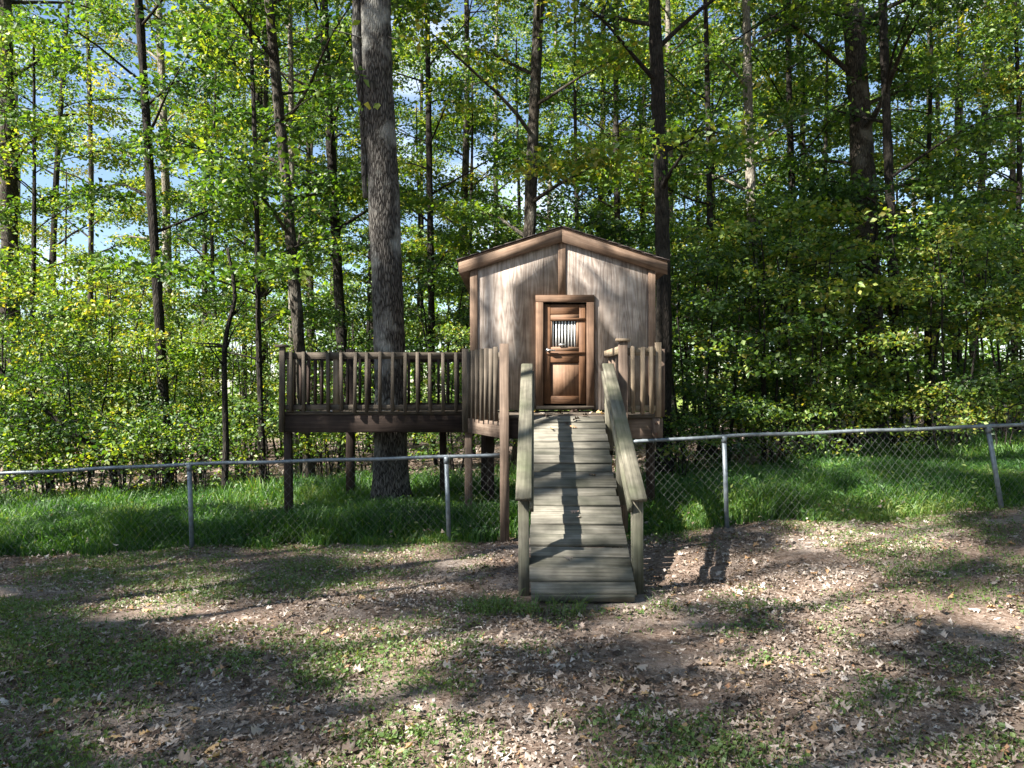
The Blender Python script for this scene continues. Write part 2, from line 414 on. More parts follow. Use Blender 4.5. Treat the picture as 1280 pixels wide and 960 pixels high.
# roof: two decks with shingle skin, fascia and barge boards
OV = .155; FY = HY0 - .036; BY = HY1 + .13
slope = (APEX - EAVE) / (HX1 - HXC)
def ridge_line(side, z_off, ov=OV):
    x_e = (HX1 + ov) if side > 0 else (HX0 - ov)
    return x_e, APEX - slope * abs(x_e - HXC) + z_off
for side in (-1, 1):
    xe, ze = ridge_line(side, .02)
    t = .03
    quad = [(HXC, FY, APEX + .02), (xe, FY, ze), (xe, BY, ze), (HXC, BY, APEX + .02)]
    V = np.array(quad + [(x, y, z + t) for x, y, z in quad])
    fs = [[0, 1, 2, 3], [7, 6, 5, 4], [0, 4, 5, 1], [1, 5, 6, 2], [2, 6, 7, 3], [3, 7, 4, 0]]
    if side > 0: fs = [f[::-1] for f in fs]
    rp = part('roof_panel', V, [fs], M['trim'], house, {'grain': V[:, [1, 0, 2]]})
    # shingle courses, each lapped over the one below
    nC = 9
    for k in range(nC):
        a0 = (nC - k - 1.25) / nC; a1 = (nC - k) / nC
        a0 = max(a0, 0)
        o1 = .035 if k == 0 else 0
        P0 = np.array([HXC + (xe - HXC) * a0, 0, APEX + .055 + (ze - APEX - .02) * a0 + .004 ])
        P1 = np.array([HXC + (xe - HXC) * a1 + side * o1, 0, APEX + .062 + (ze - APEX - .02) * a1 - slope * o1])
        nt_ = 13
        for sgm in range(1):
            th = .012
            y0, y1 = FY - .025, BY + .025
            V = np.array([(P0[0], y0, P0[2]), (P1[0], y0, P1[2] - .002), (P1[0], y1, P1[2] - .002), (P0[0], y1, P0[2]),
                          (P0[0], y0, P0[2] + .004), (P1[0], y0, P1[2] + th), (P1[0], y1, P1[2] + th), (P0[0], y1, P0[2] + .004)])
            part('shingle_course', V, [fs], M['shingle'], rp)
    # barge board on the front gable
    h = .165
    zt = APEX + .018; x2, z2 = xe, ze - .002
    zc = lambda x: APEX + .018 - slope * abs(x - HXC)
    y0, y1 = FY - .022, FY - .001
    xin = HXC + side * .001
    V = np.array([(xin, y0, zc(xin)), (x2, y0, zc(x2)), (x2, y0, zc(x2) - h * .92), (xin, y0, zc(xin) - h),
                  (xin, y1, zc(xin)), (x2, y1, zc(x2)), (x2, y1, zc(x2) - h * .92), (xin, y1, zc(xin) - h)])
    fs2 = [[0, 1, 2, 3], [7, 6, 5, 4], [0, 4, 5, 1], [1, 5, 6, 2], [2, 6, 7, 3], [3, 7, 4, 0]]
    if side < 0: fs2 = [f[::-1] for f in fs2]
    off = RNG.uniform(0, 40, 3)
    G = np.array([(x + off[0], z + slope * abs(x - HXC) + off[1], y + off[2]) for x, y, z in V])
    part('barge_board', V, [fs2[::1]], M['trim'], house, {'grain': G})
    board('fascia', (x2 - side * .012, FY + .001, z2 - .062), (x2 - side * .012, BY, z2 - .062), .024, .12, M['trim'], house)
    board('soffit_board', ((x2 + (HX1 if side > 0 else HX0)) / 2 - side * .005, FY, ze - .12), ((x2 + (HX1 if side > 0 else HX0)) / 2 - side * .005, BY, ze - .12), OV - .03, .012, M['trim'], house)
# trim
for x, w in ((HX0 + .045, .10), (HX1 - .045, .095)):
    board('corner_trim', (x, HY0 - .012, HZ0 + .01), (x, HY0 - .012, rz(x) - .045), w, .022, M['trim'], house, up=(0, 1, 0))
board('ridge_trim', (HXC - .0, HY0 - .010, OZ1 + .1), (HXC - .0, HY0 - .010, APEX - .03), .10, .018, M['trim'], house, up=(0, 1, 0))
JW = .10
board('door_jamb', (DX0 - JW / 2 - .008, HY0 - .02, HZ0 + .0), (DX0 - JW / 2 - .008, HY0 - .02, DZ1 + .028), JW, .038, M['jamb'], house, up=(0, 1, 0))
board('door_jamb', (DX1 + JW / 2 + .008, HY0 - .02, HZ0 + .0), (DX1 + JW / 2 + .008, HY0 - .02, DZ1 + .028), JW, .038, M['jamb'], house, up=(0, 1, 0))
board('door_header', (DX0 - JW - .012, HY0 - .021, DZ1 + .077), (DX1 + JW + .01, HY0 - .021, DZ1 + .08), 0.092, .04, M['jamb'], house, up=(0, 1, 0))
board('door_sill', (DX0 - .1, HY0 - .05, HZ0 + .03), (DX1 + .1, HY0 - .05, HZ0 + .03), .12, .045, M['deck'], house)
# door leaf
dW = DX1 - DX0; Yd = HY0 + .022
door = part('door', *prism_geo([(DX0 + .09, Yd + .004), (DX1 - .09, Yd + .004), (DX1 - .09, Yd + .016), (DX0 + .09, Yd + .016)], DZ0 + .1, DZ0 + .55), M['dpanel'], house, {'grain': RNG.uniform(0, 1, (8, 3))})
# the lower panel's grain runs upright
door.data.attributes['grain'].data.foreach_set('vector', np.array([(v.co.z, v.co.x, v.co.y) for v in door.data.vertices], dtype=np.float32).ravel())
wz0, wz1 = 2.27, 2.60; wx0, wx1 = DX0 + .105, DX1 - .125
board('stile', (DX0 + .045, Yd, DZ0), (DX0 + .045, Yd, DZ1), .09, .036, M['door'], door, up=(0, 1, 0))
board('stile', (DX1 - .045, Yd, DZ0), (DX1 - .045, Yd, DZ1), .09, .036, M['door'], door, up=(0, 1, 0))
def rail_(z0, z1, name='door_rail', mat='door', y=0.0, t=.034):
    board(name, (DX0 + .0905, Yd + y, (z0 + z1) / 2), (DX1 - .0905, Yd + y, (z0 + z1) / 2), z1 - z0, t, M[mat], door, up=(0, 1, 0))
rail_(DZ0, DZ0 + .105); rail_(DZ0 + .55, DZ0 + .70); rail_(DZ0 + .705, wz0 - .01, mat='dpanel', y=.003)
rail_(wz1 + .008, DZ1 - .135, mat='dpanel'); rail_(DZ1 - .13, DZ1)
board('ledge', (DX0 + .04, Yd - .026, DZ0 + .675), (DX1 - .02, Yd - .026, DZ0 + .675), .028, .02, M['door'], door, up=(0, 1, 0))
board('ledge', (DX0 + .09, Yd - .026, wz1 + .03), (DX1 - .0, Yd - .026, wz1 + .03), .03, .02, M['door'], door, up=(0, 1, 0))
board('window_stile', (wx0 - .008, Yd, wz0 - .008), (wx0 - .008, Yd, wz1 + .006), .03, .03, M['dpanel'], door, up=(0, 1, 0))
board('window_stile', (wx1 + .018, Yd, wz0 - .008), (wx1 + .018, Yd, wz1 + .006), .034, .03, M['dpanel'], door, up=(0, 1, 0))
part('window_shade_sheet', *prism_geo([(wx0 - .02, Yd + .03), (wx1 + .03, Yd + .03), (wx1 + .03, Yd + .036), (wx0 - .02, Yd + .036)], wz0 - .03, wz1 + .03), M['black'], door)  # dark sheet painted in place of the unlit room behind the bars
nb = 8
for k in range(nb):
    x = wx0 + (k + .5) * (wx1 - wx0) / nb
    board('window_bar', (x, Yd + .006, wz0 - .006), (x, Yd + .006, wz1 + .004), .019, .012, M['white'], door, up=(0, 1, 0), ch=.003)
board('window_latch', (DX0 + .2, Yd - .028, wz0 + .015), (DX0 + .29, Yd - .028, wz0 + .02), .022, .016, M['brass'], door, up=(0, 1, 0))
g = Geo(); hz = 2.215
g.tube([(DX0 + .045, Yd - .018, hz), (DX0 + .045, Yd - .03, hz)], [.028, .026], 14, True)
g.tube([(DX0 + .045, Yd - .028, hz), (DX0 + .045, Yd - .06, hz), (DX0 + .06, Yd - .068, hz), (DX0 + .15, Yd - .066, hz - .004)], [.010, .011, .011, .009], 10, True)
part('door_handle', g.verts(), g.faces(), M['brass'], door, smooth=True)

# ------------------------------------------------------------------ deck
FZ = 1.39; BT = .038
deck = empty('raised_deck', (-.7, 10.4, 0.0), 'raised wooden deck on posts with baluster railings, built around the large oak', 'deck')
P1 = (-.10, 9.06); P2 = (1.74, 9.10); P3 = (1.95, 10.28); P0 = (-.62, 10.40); PL = (-3.10, 10.40); PB = (-2.52, 11.95); PR = (-.575, 11.95)
OAK = (-1.80, 11.25); OAKR = .36
def xr(y, A, B): return A[0] + (B[0] - A[0]) * (y - A[1]) / (B[1] - A[1])
def deck_board(x0a, x1a, ya, x0b, x1b, yb):
    z = FZ + RNG.normal(0, .0012)
    V, Fc = prism_geo([(x0a, ya), (x1a, ya), (x1b, yb), (x0b, yb)], z - BT, z)
    off = RNG.uniform(0, 40, 3)
    part('deck_board', V, Fc, M['deck'], deck, {'grain': V[:, [0, 1, 2]] + off})
y = 9.06
while y < 10.26:
    y2 = min(y + .138, 10.27)
    deck_board(xr(y, P1, P0) - .015, xr(y, P2, P3) + .015, y, xr(y2, P1, P0) - .015, xr(y2, P2, P3) + .015, y2); y += .143
y = 10.372
while y < 11.93:
    y2 = y + .138
    l0, l1 = xr(y, PL, PB) - .02, xr(y2, PL, PB) - .02
    dy = min(abs(y - OAK[1]), abs(y2 - OAK[1]))
    r = -.575 
    if dy < OAKR and True:
        hw = math.sqrt(max(OAKR ** 2 - min(dy, OAKR) ** 2, .01)) if not (y < OAK[1] < y2) else OAKR
        deck_board(l0, OAK[0] - hw, y, l1, OAK[0] - hw, y2); deck_board(OAK[0] + hw, r, y, OAK[0] + hw, r, y2)
    else: deck_board(l0, r, y, l1, r, y2)
    y += .143
BZ = FZ - BT - .12
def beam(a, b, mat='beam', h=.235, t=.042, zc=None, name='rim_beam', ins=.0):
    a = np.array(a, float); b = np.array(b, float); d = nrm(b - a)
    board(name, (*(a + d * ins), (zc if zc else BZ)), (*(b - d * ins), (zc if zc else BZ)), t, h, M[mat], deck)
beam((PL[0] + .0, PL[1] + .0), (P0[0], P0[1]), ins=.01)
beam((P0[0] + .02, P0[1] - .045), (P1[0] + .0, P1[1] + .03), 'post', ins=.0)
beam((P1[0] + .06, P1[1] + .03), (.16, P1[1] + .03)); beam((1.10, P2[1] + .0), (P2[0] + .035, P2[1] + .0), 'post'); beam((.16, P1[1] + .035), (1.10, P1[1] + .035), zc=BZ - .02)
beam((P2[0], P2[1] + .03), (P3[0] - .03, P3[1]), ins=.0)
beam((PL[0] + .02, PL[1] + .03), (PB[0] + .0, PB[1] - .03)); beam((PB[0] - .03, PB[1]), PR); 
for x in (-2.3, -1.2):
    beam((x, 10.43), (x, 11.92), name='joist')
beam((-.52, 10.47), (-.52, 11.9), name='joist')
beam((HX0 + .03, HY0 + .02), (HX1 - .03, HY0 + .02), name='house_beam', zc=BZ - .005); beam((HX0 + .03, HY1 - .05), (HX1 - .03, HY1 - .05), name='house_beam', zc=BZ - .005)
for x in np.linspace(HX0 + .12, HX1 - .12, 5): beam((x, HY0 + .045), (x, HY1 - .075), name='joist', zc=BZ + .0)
def post(x, y, top, mat='post', w=.095, foot=True, z0=None, name='post'):
    b = gzf(x, y) - .12 if z0 is None else z0
    return board(name, (x, y, b), (x + RNG.normal(0, .006), y, top), w, w, M[mat], deck, up=(0, 1, 0), ch=.008)
post(-.085, 9.0, 2.225, 'post', .108)                       # corner post beside the ramp
for (bz) in (1.18, 1.30):
    g = Geo(); g.tube([(-.085, 8.945, bz), (-.085, 8.93, bz)], [.014, .011], 8, True)
post(PL[0] + .075, PL[1] + .08, 1.35 - .0, 'beam', .10)
post(PL[0] + .02, PL[1] - .075, 2.255, 'deck', .07, z0=FZ - .27)
post(PB[0] + .04, PB[1] - .08, 2.31, 'beam', .12)
post(P0[0] + .03, P0[1] + .075, 1.35, 'post', .10)
post(P0[0] + .0, P0[1] - .09, 2.235, 'deck', .09, z0=FZ - .26)
post(-.32, 11.6, 1.11, 'beam', .10)
post(1.74, 9.72, 1.35, 'beam', .10)
post(1.80, 12.45, 1.11, 'beam', .10); post(-.45, 12.45, 1.11, 'beam', .10); post(.7, 12.5, 1.11, 'beam', .10)
post(-1.05, 11.85, 1.11, 'beam', .10)
rp_ = post(1.30, 9.03, 2.25, 'post', .10)
board('post_cap', (1.30 - .085, 9.03, 2.268), (1.30 + .075, 9.03, 2.268), .15, .034, M['rail'], rp_)
cp_ = post(1.715, 9.08, 2.245, 'rail', .07, z0=FZ - .02)
lp = [o for o in deck.children if o.name.startswith('post')]
board('post_cap', (PL[0] - .06, PL[1] - .075, 2.272), (PL[0] + .1, PL[1] - .075, 2.272), .13, .034, M['deck'], deck)

def railing(a, b, n, topz, botz, rmat, bmat, bw=.04, over=0.0, inner=0.0, label=None, bot_rail=True, tops=None, top_rail=True, first=.5, skip=()):
    a = np.array(a, float); b = np.array(b, float); d = nrm(b - a); nv = np.array([d[1], -d[0]])
    mid = (a + b) / 2
    R = part('railing', *prism_geo([tuple(p) for p in (a - nv * .019, b - nv * .019, b + nv * .019, a + nv * .019)], topz - .09, topz), M[rmat], deck,
             {'grain': np.array([(np.dot(np.array([*q]) - a, d) + 3 * topz, k * .1, z) for k, z in enumerate((topz - .09, topz)) for q in (a - nv * .019, b - nv * .019, b + nv * .019, a + nv * .019)])})
    if bot_rail:
        board('bottom_rail', (*(a), botz + .06), (*(b), botz + .06), .038, .07, M[rmat], R)
    for k in range(n):
        if k in skip: continue
        f = (k + first) / n
        p = a + (b - a) * f + nv * (.019 + bw / 2 + .002) + d * RNG.normal(0, .004)
        q = p + d * RNG.normal(0, .006)
        board('baluster', (*p, botz + RNG.uniform(-.01, .01)), (*q, (tops if tops else topz + .0) + RNG.uniform(-.012, .012)), bw, bw, M[bmat], R, up=(nv[0], nv[1], 0), ch=.004)
    return R
# left platform: front, side, back
railing((PL[0] + .055, PL[1] - .045), (P0[0] - .045, P0[1] - .045), 14, 2.19, FZ + .0, 'deck', 'deck', .042, skip=(2,))
board('mid_post', (-2.36, PL[1] - .02, FZ), (-2.36, PL[1] - .02, 2.10), .085, .06, M['rail'], deck, up=(0, 1, 0))
board('mid_post', (-2.98, PL[1] - .02, FZ), (-2.98, PL[1] - .02, 2.10), .085, .06, M['rail'], deck, up=(0, 1, 0))
railing((PL[0] + .04, PL[1] + .14), (PB[0] + .02, PB[1] - .16), 9, 2.2, FZ + .0, 'deck', 'beam', .04)
railing((PB[0] + .11, PB[1] - .06), (PR[0] - .03, PR[1] - .06), 12, 2.2, FZ + .0, 'beam', 'beam', .04)
# side running towards the corner post beside the ramp
railing((P0[0] + .06, P0[1] - .14), (P1[0] - .02, P1[1] + .04), 7, 2.13, FZ - .08, 'deck', 'deck', .045, tops=2.19)
# short piece on the far side of the ramp, its return to the house and the open end
railing((1.355, 9.05), (1.69, 9.07), 3, 2.18, FZ + .02, 'rail', 'rail', .045, tops=2.19)
railing((1.27, 9.10), (1.24, 10.24), 4, 2.2, FZ + .02, 'rail', 'post', .045)
railing((1.745, 9.14), (1.93, 10.24), 6, 2.18, FZ - .03, 'post', 'post', .045)
board('rim_end_block', (1.69, 9.066, BZ - .115), (1.69, 9.066, BZ + .12), .085, .03, M['post'], deck, up=(0, 1, 0))
for z in (BZ - .06, BZ + .06):
    g = Geo(); g.tube([(1.69, 9.05, z), (1.69, 9.04, z)], [.013, .011], 8, True)
    part('bolt', g.verts(), g.faces(), M['rust'], deck)

# ------------------------------------------------------------------ ramp
RT = np.array([.65, 9.04, 1.385]); RB = np.array([.563, 6.13, .075])
ramp_t = empty('wooden_ramp', (RB[0], RB[1], 0), 'grey weathered plank ramp with handrails climbing from yard to the deck', 'ramp')
rd = nrm(RT - RB); rl = np.linalg.norm(RT - RB); rs = nrm(np.cross(rd, (0, 0, 1))); ru = np.cross(rs, rd)
np_ = 20; pw = rl / np_
for k in range(np_):
    c = RB + rd * (k + .5) * pw
    proud = .016 if k in (1, 4, 6, 8, 10, 13, 16) else 0
    tw = RNG.normal(0, .004, 2); ln = RNG.normal(0, .006, 2)
    z = RNG.uniform(-.002, .003) + proud
    a = c - rs * (.418 + ln[0]) + ru * (z - .019) + rd * tw[0]; b = c + rs * (.418 + ln[1]) + ru * (z - .019) + rd * tw[1]
    board('plank', a, b, pw - (.020 if not proud else .0), .038, M['ramp'], ramp_t, up=ru, ch=.008)
board('plank', RB - rs * .41 + ru * -.05 + rd * .012, RB + rs * .41 + ru * -.05 + rd * .012, .03, .06, M['ramp'], ramp_t, up=ru)
for s in (-.33, 0, .33):
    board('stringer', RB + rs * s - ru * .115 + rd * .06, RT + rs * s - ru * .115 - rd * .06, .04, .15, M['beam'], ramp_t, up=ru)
def r_at(t, s, h): return RB + rd * t * rl + rs * s + np.array([0, 0, h])
for sgn in (-1, 1):
    s = sgn * .475
    pts = {'lo': .125, 'mid': .55, 'hi': .965}
    pl_ = r_at(.115, s, 0); top = r_at(.115, s, .50)
    for kname, t in pts.items():
        p = r_at(t, s, 0)
        b0 = gzf(p[0], p[1]) - .08 if kname != 'hi' else p[2] - .35
        if kname == 'mid': b0 = p[2] - .25
        p2 = r_at(t, s, .545)
        w = .092
        board('newel_post', (p[0], p[1], b0), (p2[0], p2[1], p2[2] - (.0 if kname != 'lo' else .0)), w, w, M['newel'], ramp_t, up=(0, 1, 0))
    a = r_at(.085, s, .60); b = r_at(1.0, s, .595)
    board('handrail', a, b, .135, .038, M['newel'], ramp_t, up=ru, ch=.007)
    a = r_at(.10, s - sgn * .066, .505); b = r_at(.985, s - sgn * .066, .505)
    board('under_rail', a, b, .036, .085, M['newel'], ramp_t, up=ru, ch=.005)

# ------------------------------------------------------------------ chain-link fence
def fence(label, rail_px, post_px, x_end, Y=9.05, seed=1, wire_top=None):
    base = px(post_px[0][0], post_px[0][2], Y)
    fe = empty('chain_link_fence', (base[0], Y, base[2]), label, 'fence', 'chain-link fence')
    pts = np.array([px(x, y, Y) for x, y in rail_px])
    xs = np.linspace(pts[0][0], pts[-1][0], 60)
    zs = np.interp(xs, pts[:, 0], pts[:, 2]); zs = np.convolve(np.pad(zs, 2, 'edge'), np.ones(5) / 5, 'valid')
    g = Geo(); g.tube(np.stack([xs, np.full_like(xs, Y), zs + .004 * np.sin(xs * 5)], 1), np.full(60, .0215), 10, True)
    part('top_rail', g.verts(), g.faces(), M['galv'], fe, smooth=True)
    for (xt, yt, yb, xb) in post_px:
        t = px(xt, yt + 3, Y); b = px(xb, yb, Y); b[2] = min(b[2], gzf(b[0], Y)) - .1
        g = Geo(); g.tube([b, (b * .5 + t * .5), t - [0, 0, .02]], [.027, .027, .027], 12, True)
        po = part('post', g.verts(), g.faces(), M['galv'], fe, smooth=True)
        g = Geo(); g.tube([t + [-.026, 0, .006], t + [.026, 0, .006]], [.029, .029], 12, True)
        g.tube([t + [0, 0, -.05], t + [0, 0, .012], t + [0, 0, .026]], [.031, .031, .018], 12, True)
        part('post_cap', g.verts(), g.faces(), M['galv'], po, smooth=True)
    # woven wire: upright zigzags hooked into each other
    pitch = .047; g = Geo(); r = np.random.default_rng(seed)
    k = 0; x = xs[0]
    while x < xs[-1] - pitch:
        zt = np.interp(x, xs, zs) + .035; zb = gzf(x, Y) + .01
        n = int((zt - zb) / (pitch * 1.12)); j = np.arange(n + 1)
        zz = zt - j * pitch * 1.12
        side = ((j + k) % 2) * 2 - 1
        bulge = .03 * math.sin(x * 1.7 + seed) 
        xx = x + side * pitch * .52 + .03 * np.sin(zz * 2 + x * .8 + seed) + .05 * (zt - zz) * math.sin(x * .9 + seed)
        yy = Y + .026 + bulge * np.sin((zt - zz) * 3) + .004 * side
        g.tube(np.stack([xx, yy, zz], 1), np.full(n + 1, .0012), 3)
        x += pitch; k += 1
    w = part('chain_link_mesh', g.verts(), g.faces(), M['wire'], fe); w['kind'] = 'stuff'
    w['label'] = 'woven diamond wire mesh'
    for xt in np.arange(xs[0] + .3, xs[-1], .62):
        z = np.interp(xt, xs, zs); g = Geo(); a = np.linspace(0, 2 * math.pi, 11)
        g.tube(np.stack([np.full(11, xt) + .006 * a / 6, Y + .028 * np.cos(a), z + .028 * np.sin(a) - .004], 1), np.full(11, .0028), 4)
        part('tie_wire', g.verts(), g.faces(), M['wire'], fe)
    return fe
fence('long galvanised chain-link fence passing under the deck, grey upright posts in tall grass', [(-330, 610), (0, 592), (238, 580), (560, 571), (626, 568)],
      [(-95, 597, 700, -95), (237, 580, 690, 241), (558, 571, 683, 562)], 630, seed=2)
fence('galvanised chain-link fence beside the ramp with one leaning end post', [(784, 553), (905, 545), (1235, 533), (1280, 530), (1650, 512)],
      [(905, 545, 664, 909), (1235, 533, 640, 1254), (1570, 517, 620, 1572)], 1280, seed=5)

# ------------------------------------------------------------------ leaves and trees
def rand_unit(r, n):
    v = r.normal(size=(n, 3)); return v / np.linalg.norm(v, axis=1)[:, None]

def leaf_geo(r, P, L, W, up_bias=.9, fold=.25, D=None, six=False):
    """folded pointed leaves at P; returns verts and triangles"""
    n = len(P)
    nv = rand_unit(r, n) * 1.0 + np.array([0, 0, up_bias]); nv /= np.linalg.norm(nv, axis=1)[:, None]
    d = rand_unit(r, n) if D is None else D + .6 * rand_unit(r, n)
    d[:, 2] -= .25
    d -= nv * (d * nv).sum(1)[:, None]; d /= np.linalg.norm(d, axis=1)[:, None] + 1e-9
    s = np.cross(nv, d)
    L = L[:, None]; W = W[:, None]
    if six:
        cols = [P, P + d * L * .38 + s * W + nv * L * fold * .5, P + d * L * .72 + s * W * .72 + nv * L * fold * .3, P + d * L - nv * L * .08,
                P + d * L * .72 - s * W * .72 + nv * L * fold * .3, P + d * L * .38 - s * W + nv * L * fold * .5]
        V = np.stack(cols, 1).reshape(-1, 3); b = np.arange(n)[:, None] * 6
        T = np.concatenate([b + [0, 1, 2], b + [0, 2, 3], b + [0, 3, 4], b + [0, 4, 5]])
        return V, T, 6
    cols = [P, P + d * L * .5 + s * W + nv * L * fold * .5, P + d * L, P + d * L * .5 - s * W + nv * L * fold * .5]
    V = np.stack(cols, 1).reshape(-1, 3); b = np.arange(n)[:, None] * 4
    T = np.concatenate([b + [0, 1, 2], b + [0, 2, 3]])
    return V, T, 4

def wob_path(r, p0, p1, n, amp, sag=0.0):
    t = np.linspace(0, 1, n)[:, None]
    p0 = np.asarray(p0, float); p1 = np.asarray(p1, float)
    P = p0 + (p1 - p0) * t
    L = np.linalg.norm(p1 - p0)
    for k in (1, 2, 3):
        P = P + rand_unit(r, 1) * amp * L / k * np.sin(t * math.pi * k) * r.uniform(.3, 1)
    P[:, 2] += sag * L * np.sin(t[:, 0] * math.pi)
    return P

def skeleton(seed, H, z0, R, nl, flat=.35, stems=1, amp=.012, prof=None, sub=(3, 6), dens=1.0, rise=.45):
    r = np.random.default_rng(seed); S = {'limbs': [], 'anch': [], 'H': H, 'trunks': []}
    for si in range(stems):
        if stems == 1: top = np.array([0, 0, H]); b = np.array([0, 0, -.4])
        else:
            a = si * 2 * math.pi / stems + r.uniform(-.6, .6); sp = R * r.uniform(.15, .5)
            top = np.array([math.cos(a) * sp, math.sin(a) * sp, H * r.uniform(.75, 1)]); b = np.array([math.cos(a) * .08, math.sin(a) * .08, -.15])
        tp = wob_path(r, b, top, 30, amp); S['trunks'].append(tp)
        n = max(2, nl // stems)
        for k in range(n):
            f = (k + r.uniform(.1, .9)) / n
            z = z0 + (top[2] - z0) * f
            zz = tp[:, 2]; p = np.array([np.interp(z, zz, tp[:, i]) for i in range(3)])
            pr = (prof(f) if prof else math.sin(math.pi * (.22 + .72 * f)) ** .8) * R
            ln = pr * r.uniform(.65, 1.12); a = k * 2.4 + r.uniform(-.5, .5) + si
            e = p + np.array([math.cos(a) * ln, math.sin(a) * ln, ln * rise * r.uniform(.3, 1.3)])
            lp = wob_path(r, p, e, 8, .05, .06)
            S['limbs'].append((lp, f, ln))
            ns = r.integers(*sub)
            for q in range(ns):
                t = r.uniform(.3, .95); i = int(t * 7); sp_ = lp[i]
                a2 = a + r.choice([-1, 1]) * r.uniform(.4, 1.2); l2 = ln * (1 - t * .6) * r.uniform(.3, .6)
                e2 = sp_ + np.array([math.cos(a2) * l2, math.sin(a2) * l2, l2 * r.uniform(-.15, .35)])
                l2p = wob_path(r, sp_, e2, 5, .05, .04); S['limbs'].append((l2p, .99, l2))
                for u in ((1.0, .6) if l2 > .5 else (1.0,)): S['anch'].append((sp_ + (e2 - sp_) * u, r.uniform(.35, .6)))
            S['anch'].append((e, .5)); S['anch'].append((lp[5], .4))
    return S

def trunk_mesh(name, S, r0, mat, sides=10, taper=.35, flare=1.5, limb_r=.33):
    g = Geo()
    for tp in S['trunks']:
        t = np.linspace(0, 1, len(tp)); z = tp[:, 2]
        R = r0 * (1 - (1 - taper) * t ** 1.1) * (1 + (flare - 1) * np.exp(-np.clip(z, 0, None) / .28)); R[-1] *= .3
        R *= 1 + .05 * np.sin(t * 37 + r0 * 100)
        # extra rings near the foot so that the flare reads
        zz = np.concatenate([[-.4, -.1, .05, .2, .4, .65], np.arange(.9, min(z[-1], 14), .22 if sides > 9 else .8), z[z > 14]]); P = np.stack([np.interp(zz, z, tp[:, i]) for i in range(3)], 1)
        RR = np.interp(zz, z, R / (1 + (flare - 1) * np.exp(-np.clip(z, 0, None) / .28))) * (1 + (flare - 1) * np.exp(-np.clip(zz, 0, None) / .28))
        g.tube(P, RR, sides, True)
        rj = np.random.default_rng(int(r0 * 1e4)); ax = np.repeat(P, sides, 0)
        nn = np.repeat(rj.normal(0, .035, (len(P), 1)), sides, 1) + rj.normal(0, .045, (len(P), sides)) + .07 * np.sin(np.arange(sides)[None, :] * 2 * math.pi / sides * 3 + zz[:, None] * .8)
        g.V[-1] = ax + (g.V[-1] - ax) * (1 + nn.reshape(-1, 1))
    for lp, f, ln in S['limbs']:
        rr = min(r0 * limb_r * (1.1 - f * .8), .012 + ln * .022) if f < .99 else .006 + ln * .008
        g.tube(lp, np.linspace(max(rr, .008), .004, len(lp)), 5 if f < .99 else 3)
    return mesh_np(name, g.verts(), g.faces(), None, True, mat)

def crown_mesh(name, S, seed, per, L0, mat, spread=1.0, up=.9, ratio=.30, thick=.3, six=False):
    r = np.random.default_rng(seed)
    A = np.array([a for a, _ in S['anch']]); rad = np.array([b for _, b in S['anch']]) * spread
    n = r.poisson(per * rad ** 1.4 / .45 ** 1.4 * r.choice([.1, .5, 1.1, 1.9], len(A)))
    idx = np.repeat(np.arange(len(A)), n); m = len(idx)
    q = rand_unit(r, m) * (r.uniform(0, 1, m) ** .45)[:, None] * rad[idx][:, None]
    q[:, 2] *= thick
    # leaves gather on twigs: pull them towards a few spokes per spray
    az = np.arctan2(q[:, 1], q[:, 0]); k = 7; ph = idx * 1.37
    az2 = np.round((az + ph) / (2 * math.pi / k)) * (2 * math.pi / k) - ph; az = az + (az2 - az) * .55
    rh = np.hypot(q[:, 0], q[:, 1]); q[:, 0] = rh * np.cos(az); q[:, 1] = rh * np.sin(az); q[:, 2] -= .35 * rh ** 2
    P = A[idx] + q
    tilt = r.normal(0, .12, len(A))
    L = L0 * r.uniform(.45, 1.3, m)
    D = np.stack([np.cos(az), np.sin(az), np.zeros(m)], 1)
    V, T, kv = leaf_geo(r, P, L, L * ratio * r.uniform(.8, 1.25, m), up, D=D, six=six)
    tint = np.clip(.52 + r.normal(0, .16, len(A))[idx] + r.normal(0, .14, m), .02, .98)
    yel = r.uniform(0, 1, m) < .015; tint[yel] = .98
    return mesh_np(name, V, [T], {'tint': np.repeat(tint, kv)}, False, mat)

LIB = {}
def lib(key, S, r0, bark, per, L0, seed, sides=9, **kw):
    LIB[key] = dict(S=S, trunk=trunk_mesh('trunk', S, r0, M[bark], sides), crown=crown_mesh('crown', S, seed, per, L0, M['leaf'], **kw), bark=bark)
for i in range(3):
    lib('tall%d' % i, skeleton(11 + i, 21 + i, 4.2 + i * .8, 3.4, 24, sub=(3, 6)), .15, ['bark', 'dark', 'pale'][i], 46, .122, 21 + i, spread=1.3)
for i in range(3):
    lib('mid%d' % i, skeleton(31 + i, 11.5 + i, 2.0 + i * .5, 2.5, 22, sub=(3, 6), rise=.35), .075, ['dark', 'bark', 'dark'][i], 40, .115, 41 + i, spread=1.1, thick=.4)
for i in range(3):
    lib('low%d' % i, skeleton(51 + i, 4.4 + i * .7, .4, 1.7, 24, stems=3, amp=.03, sub=(2, 5), rise=.3), .028, 'dark', 38, .095, 61 + i, spread=.9, thick=.4, up=.7, sides=6)
for i in range(2):
    lib('bush%d' % i, skeleton(71 + i, 1.35 + i * .3, .15, .85, 18, stems=5, amp=.04, sub=(2, 4), rise=.5), .012, 'dark', 30, .075, 81 + i, spread=.65, thick=.5, up=.5, sides=5)

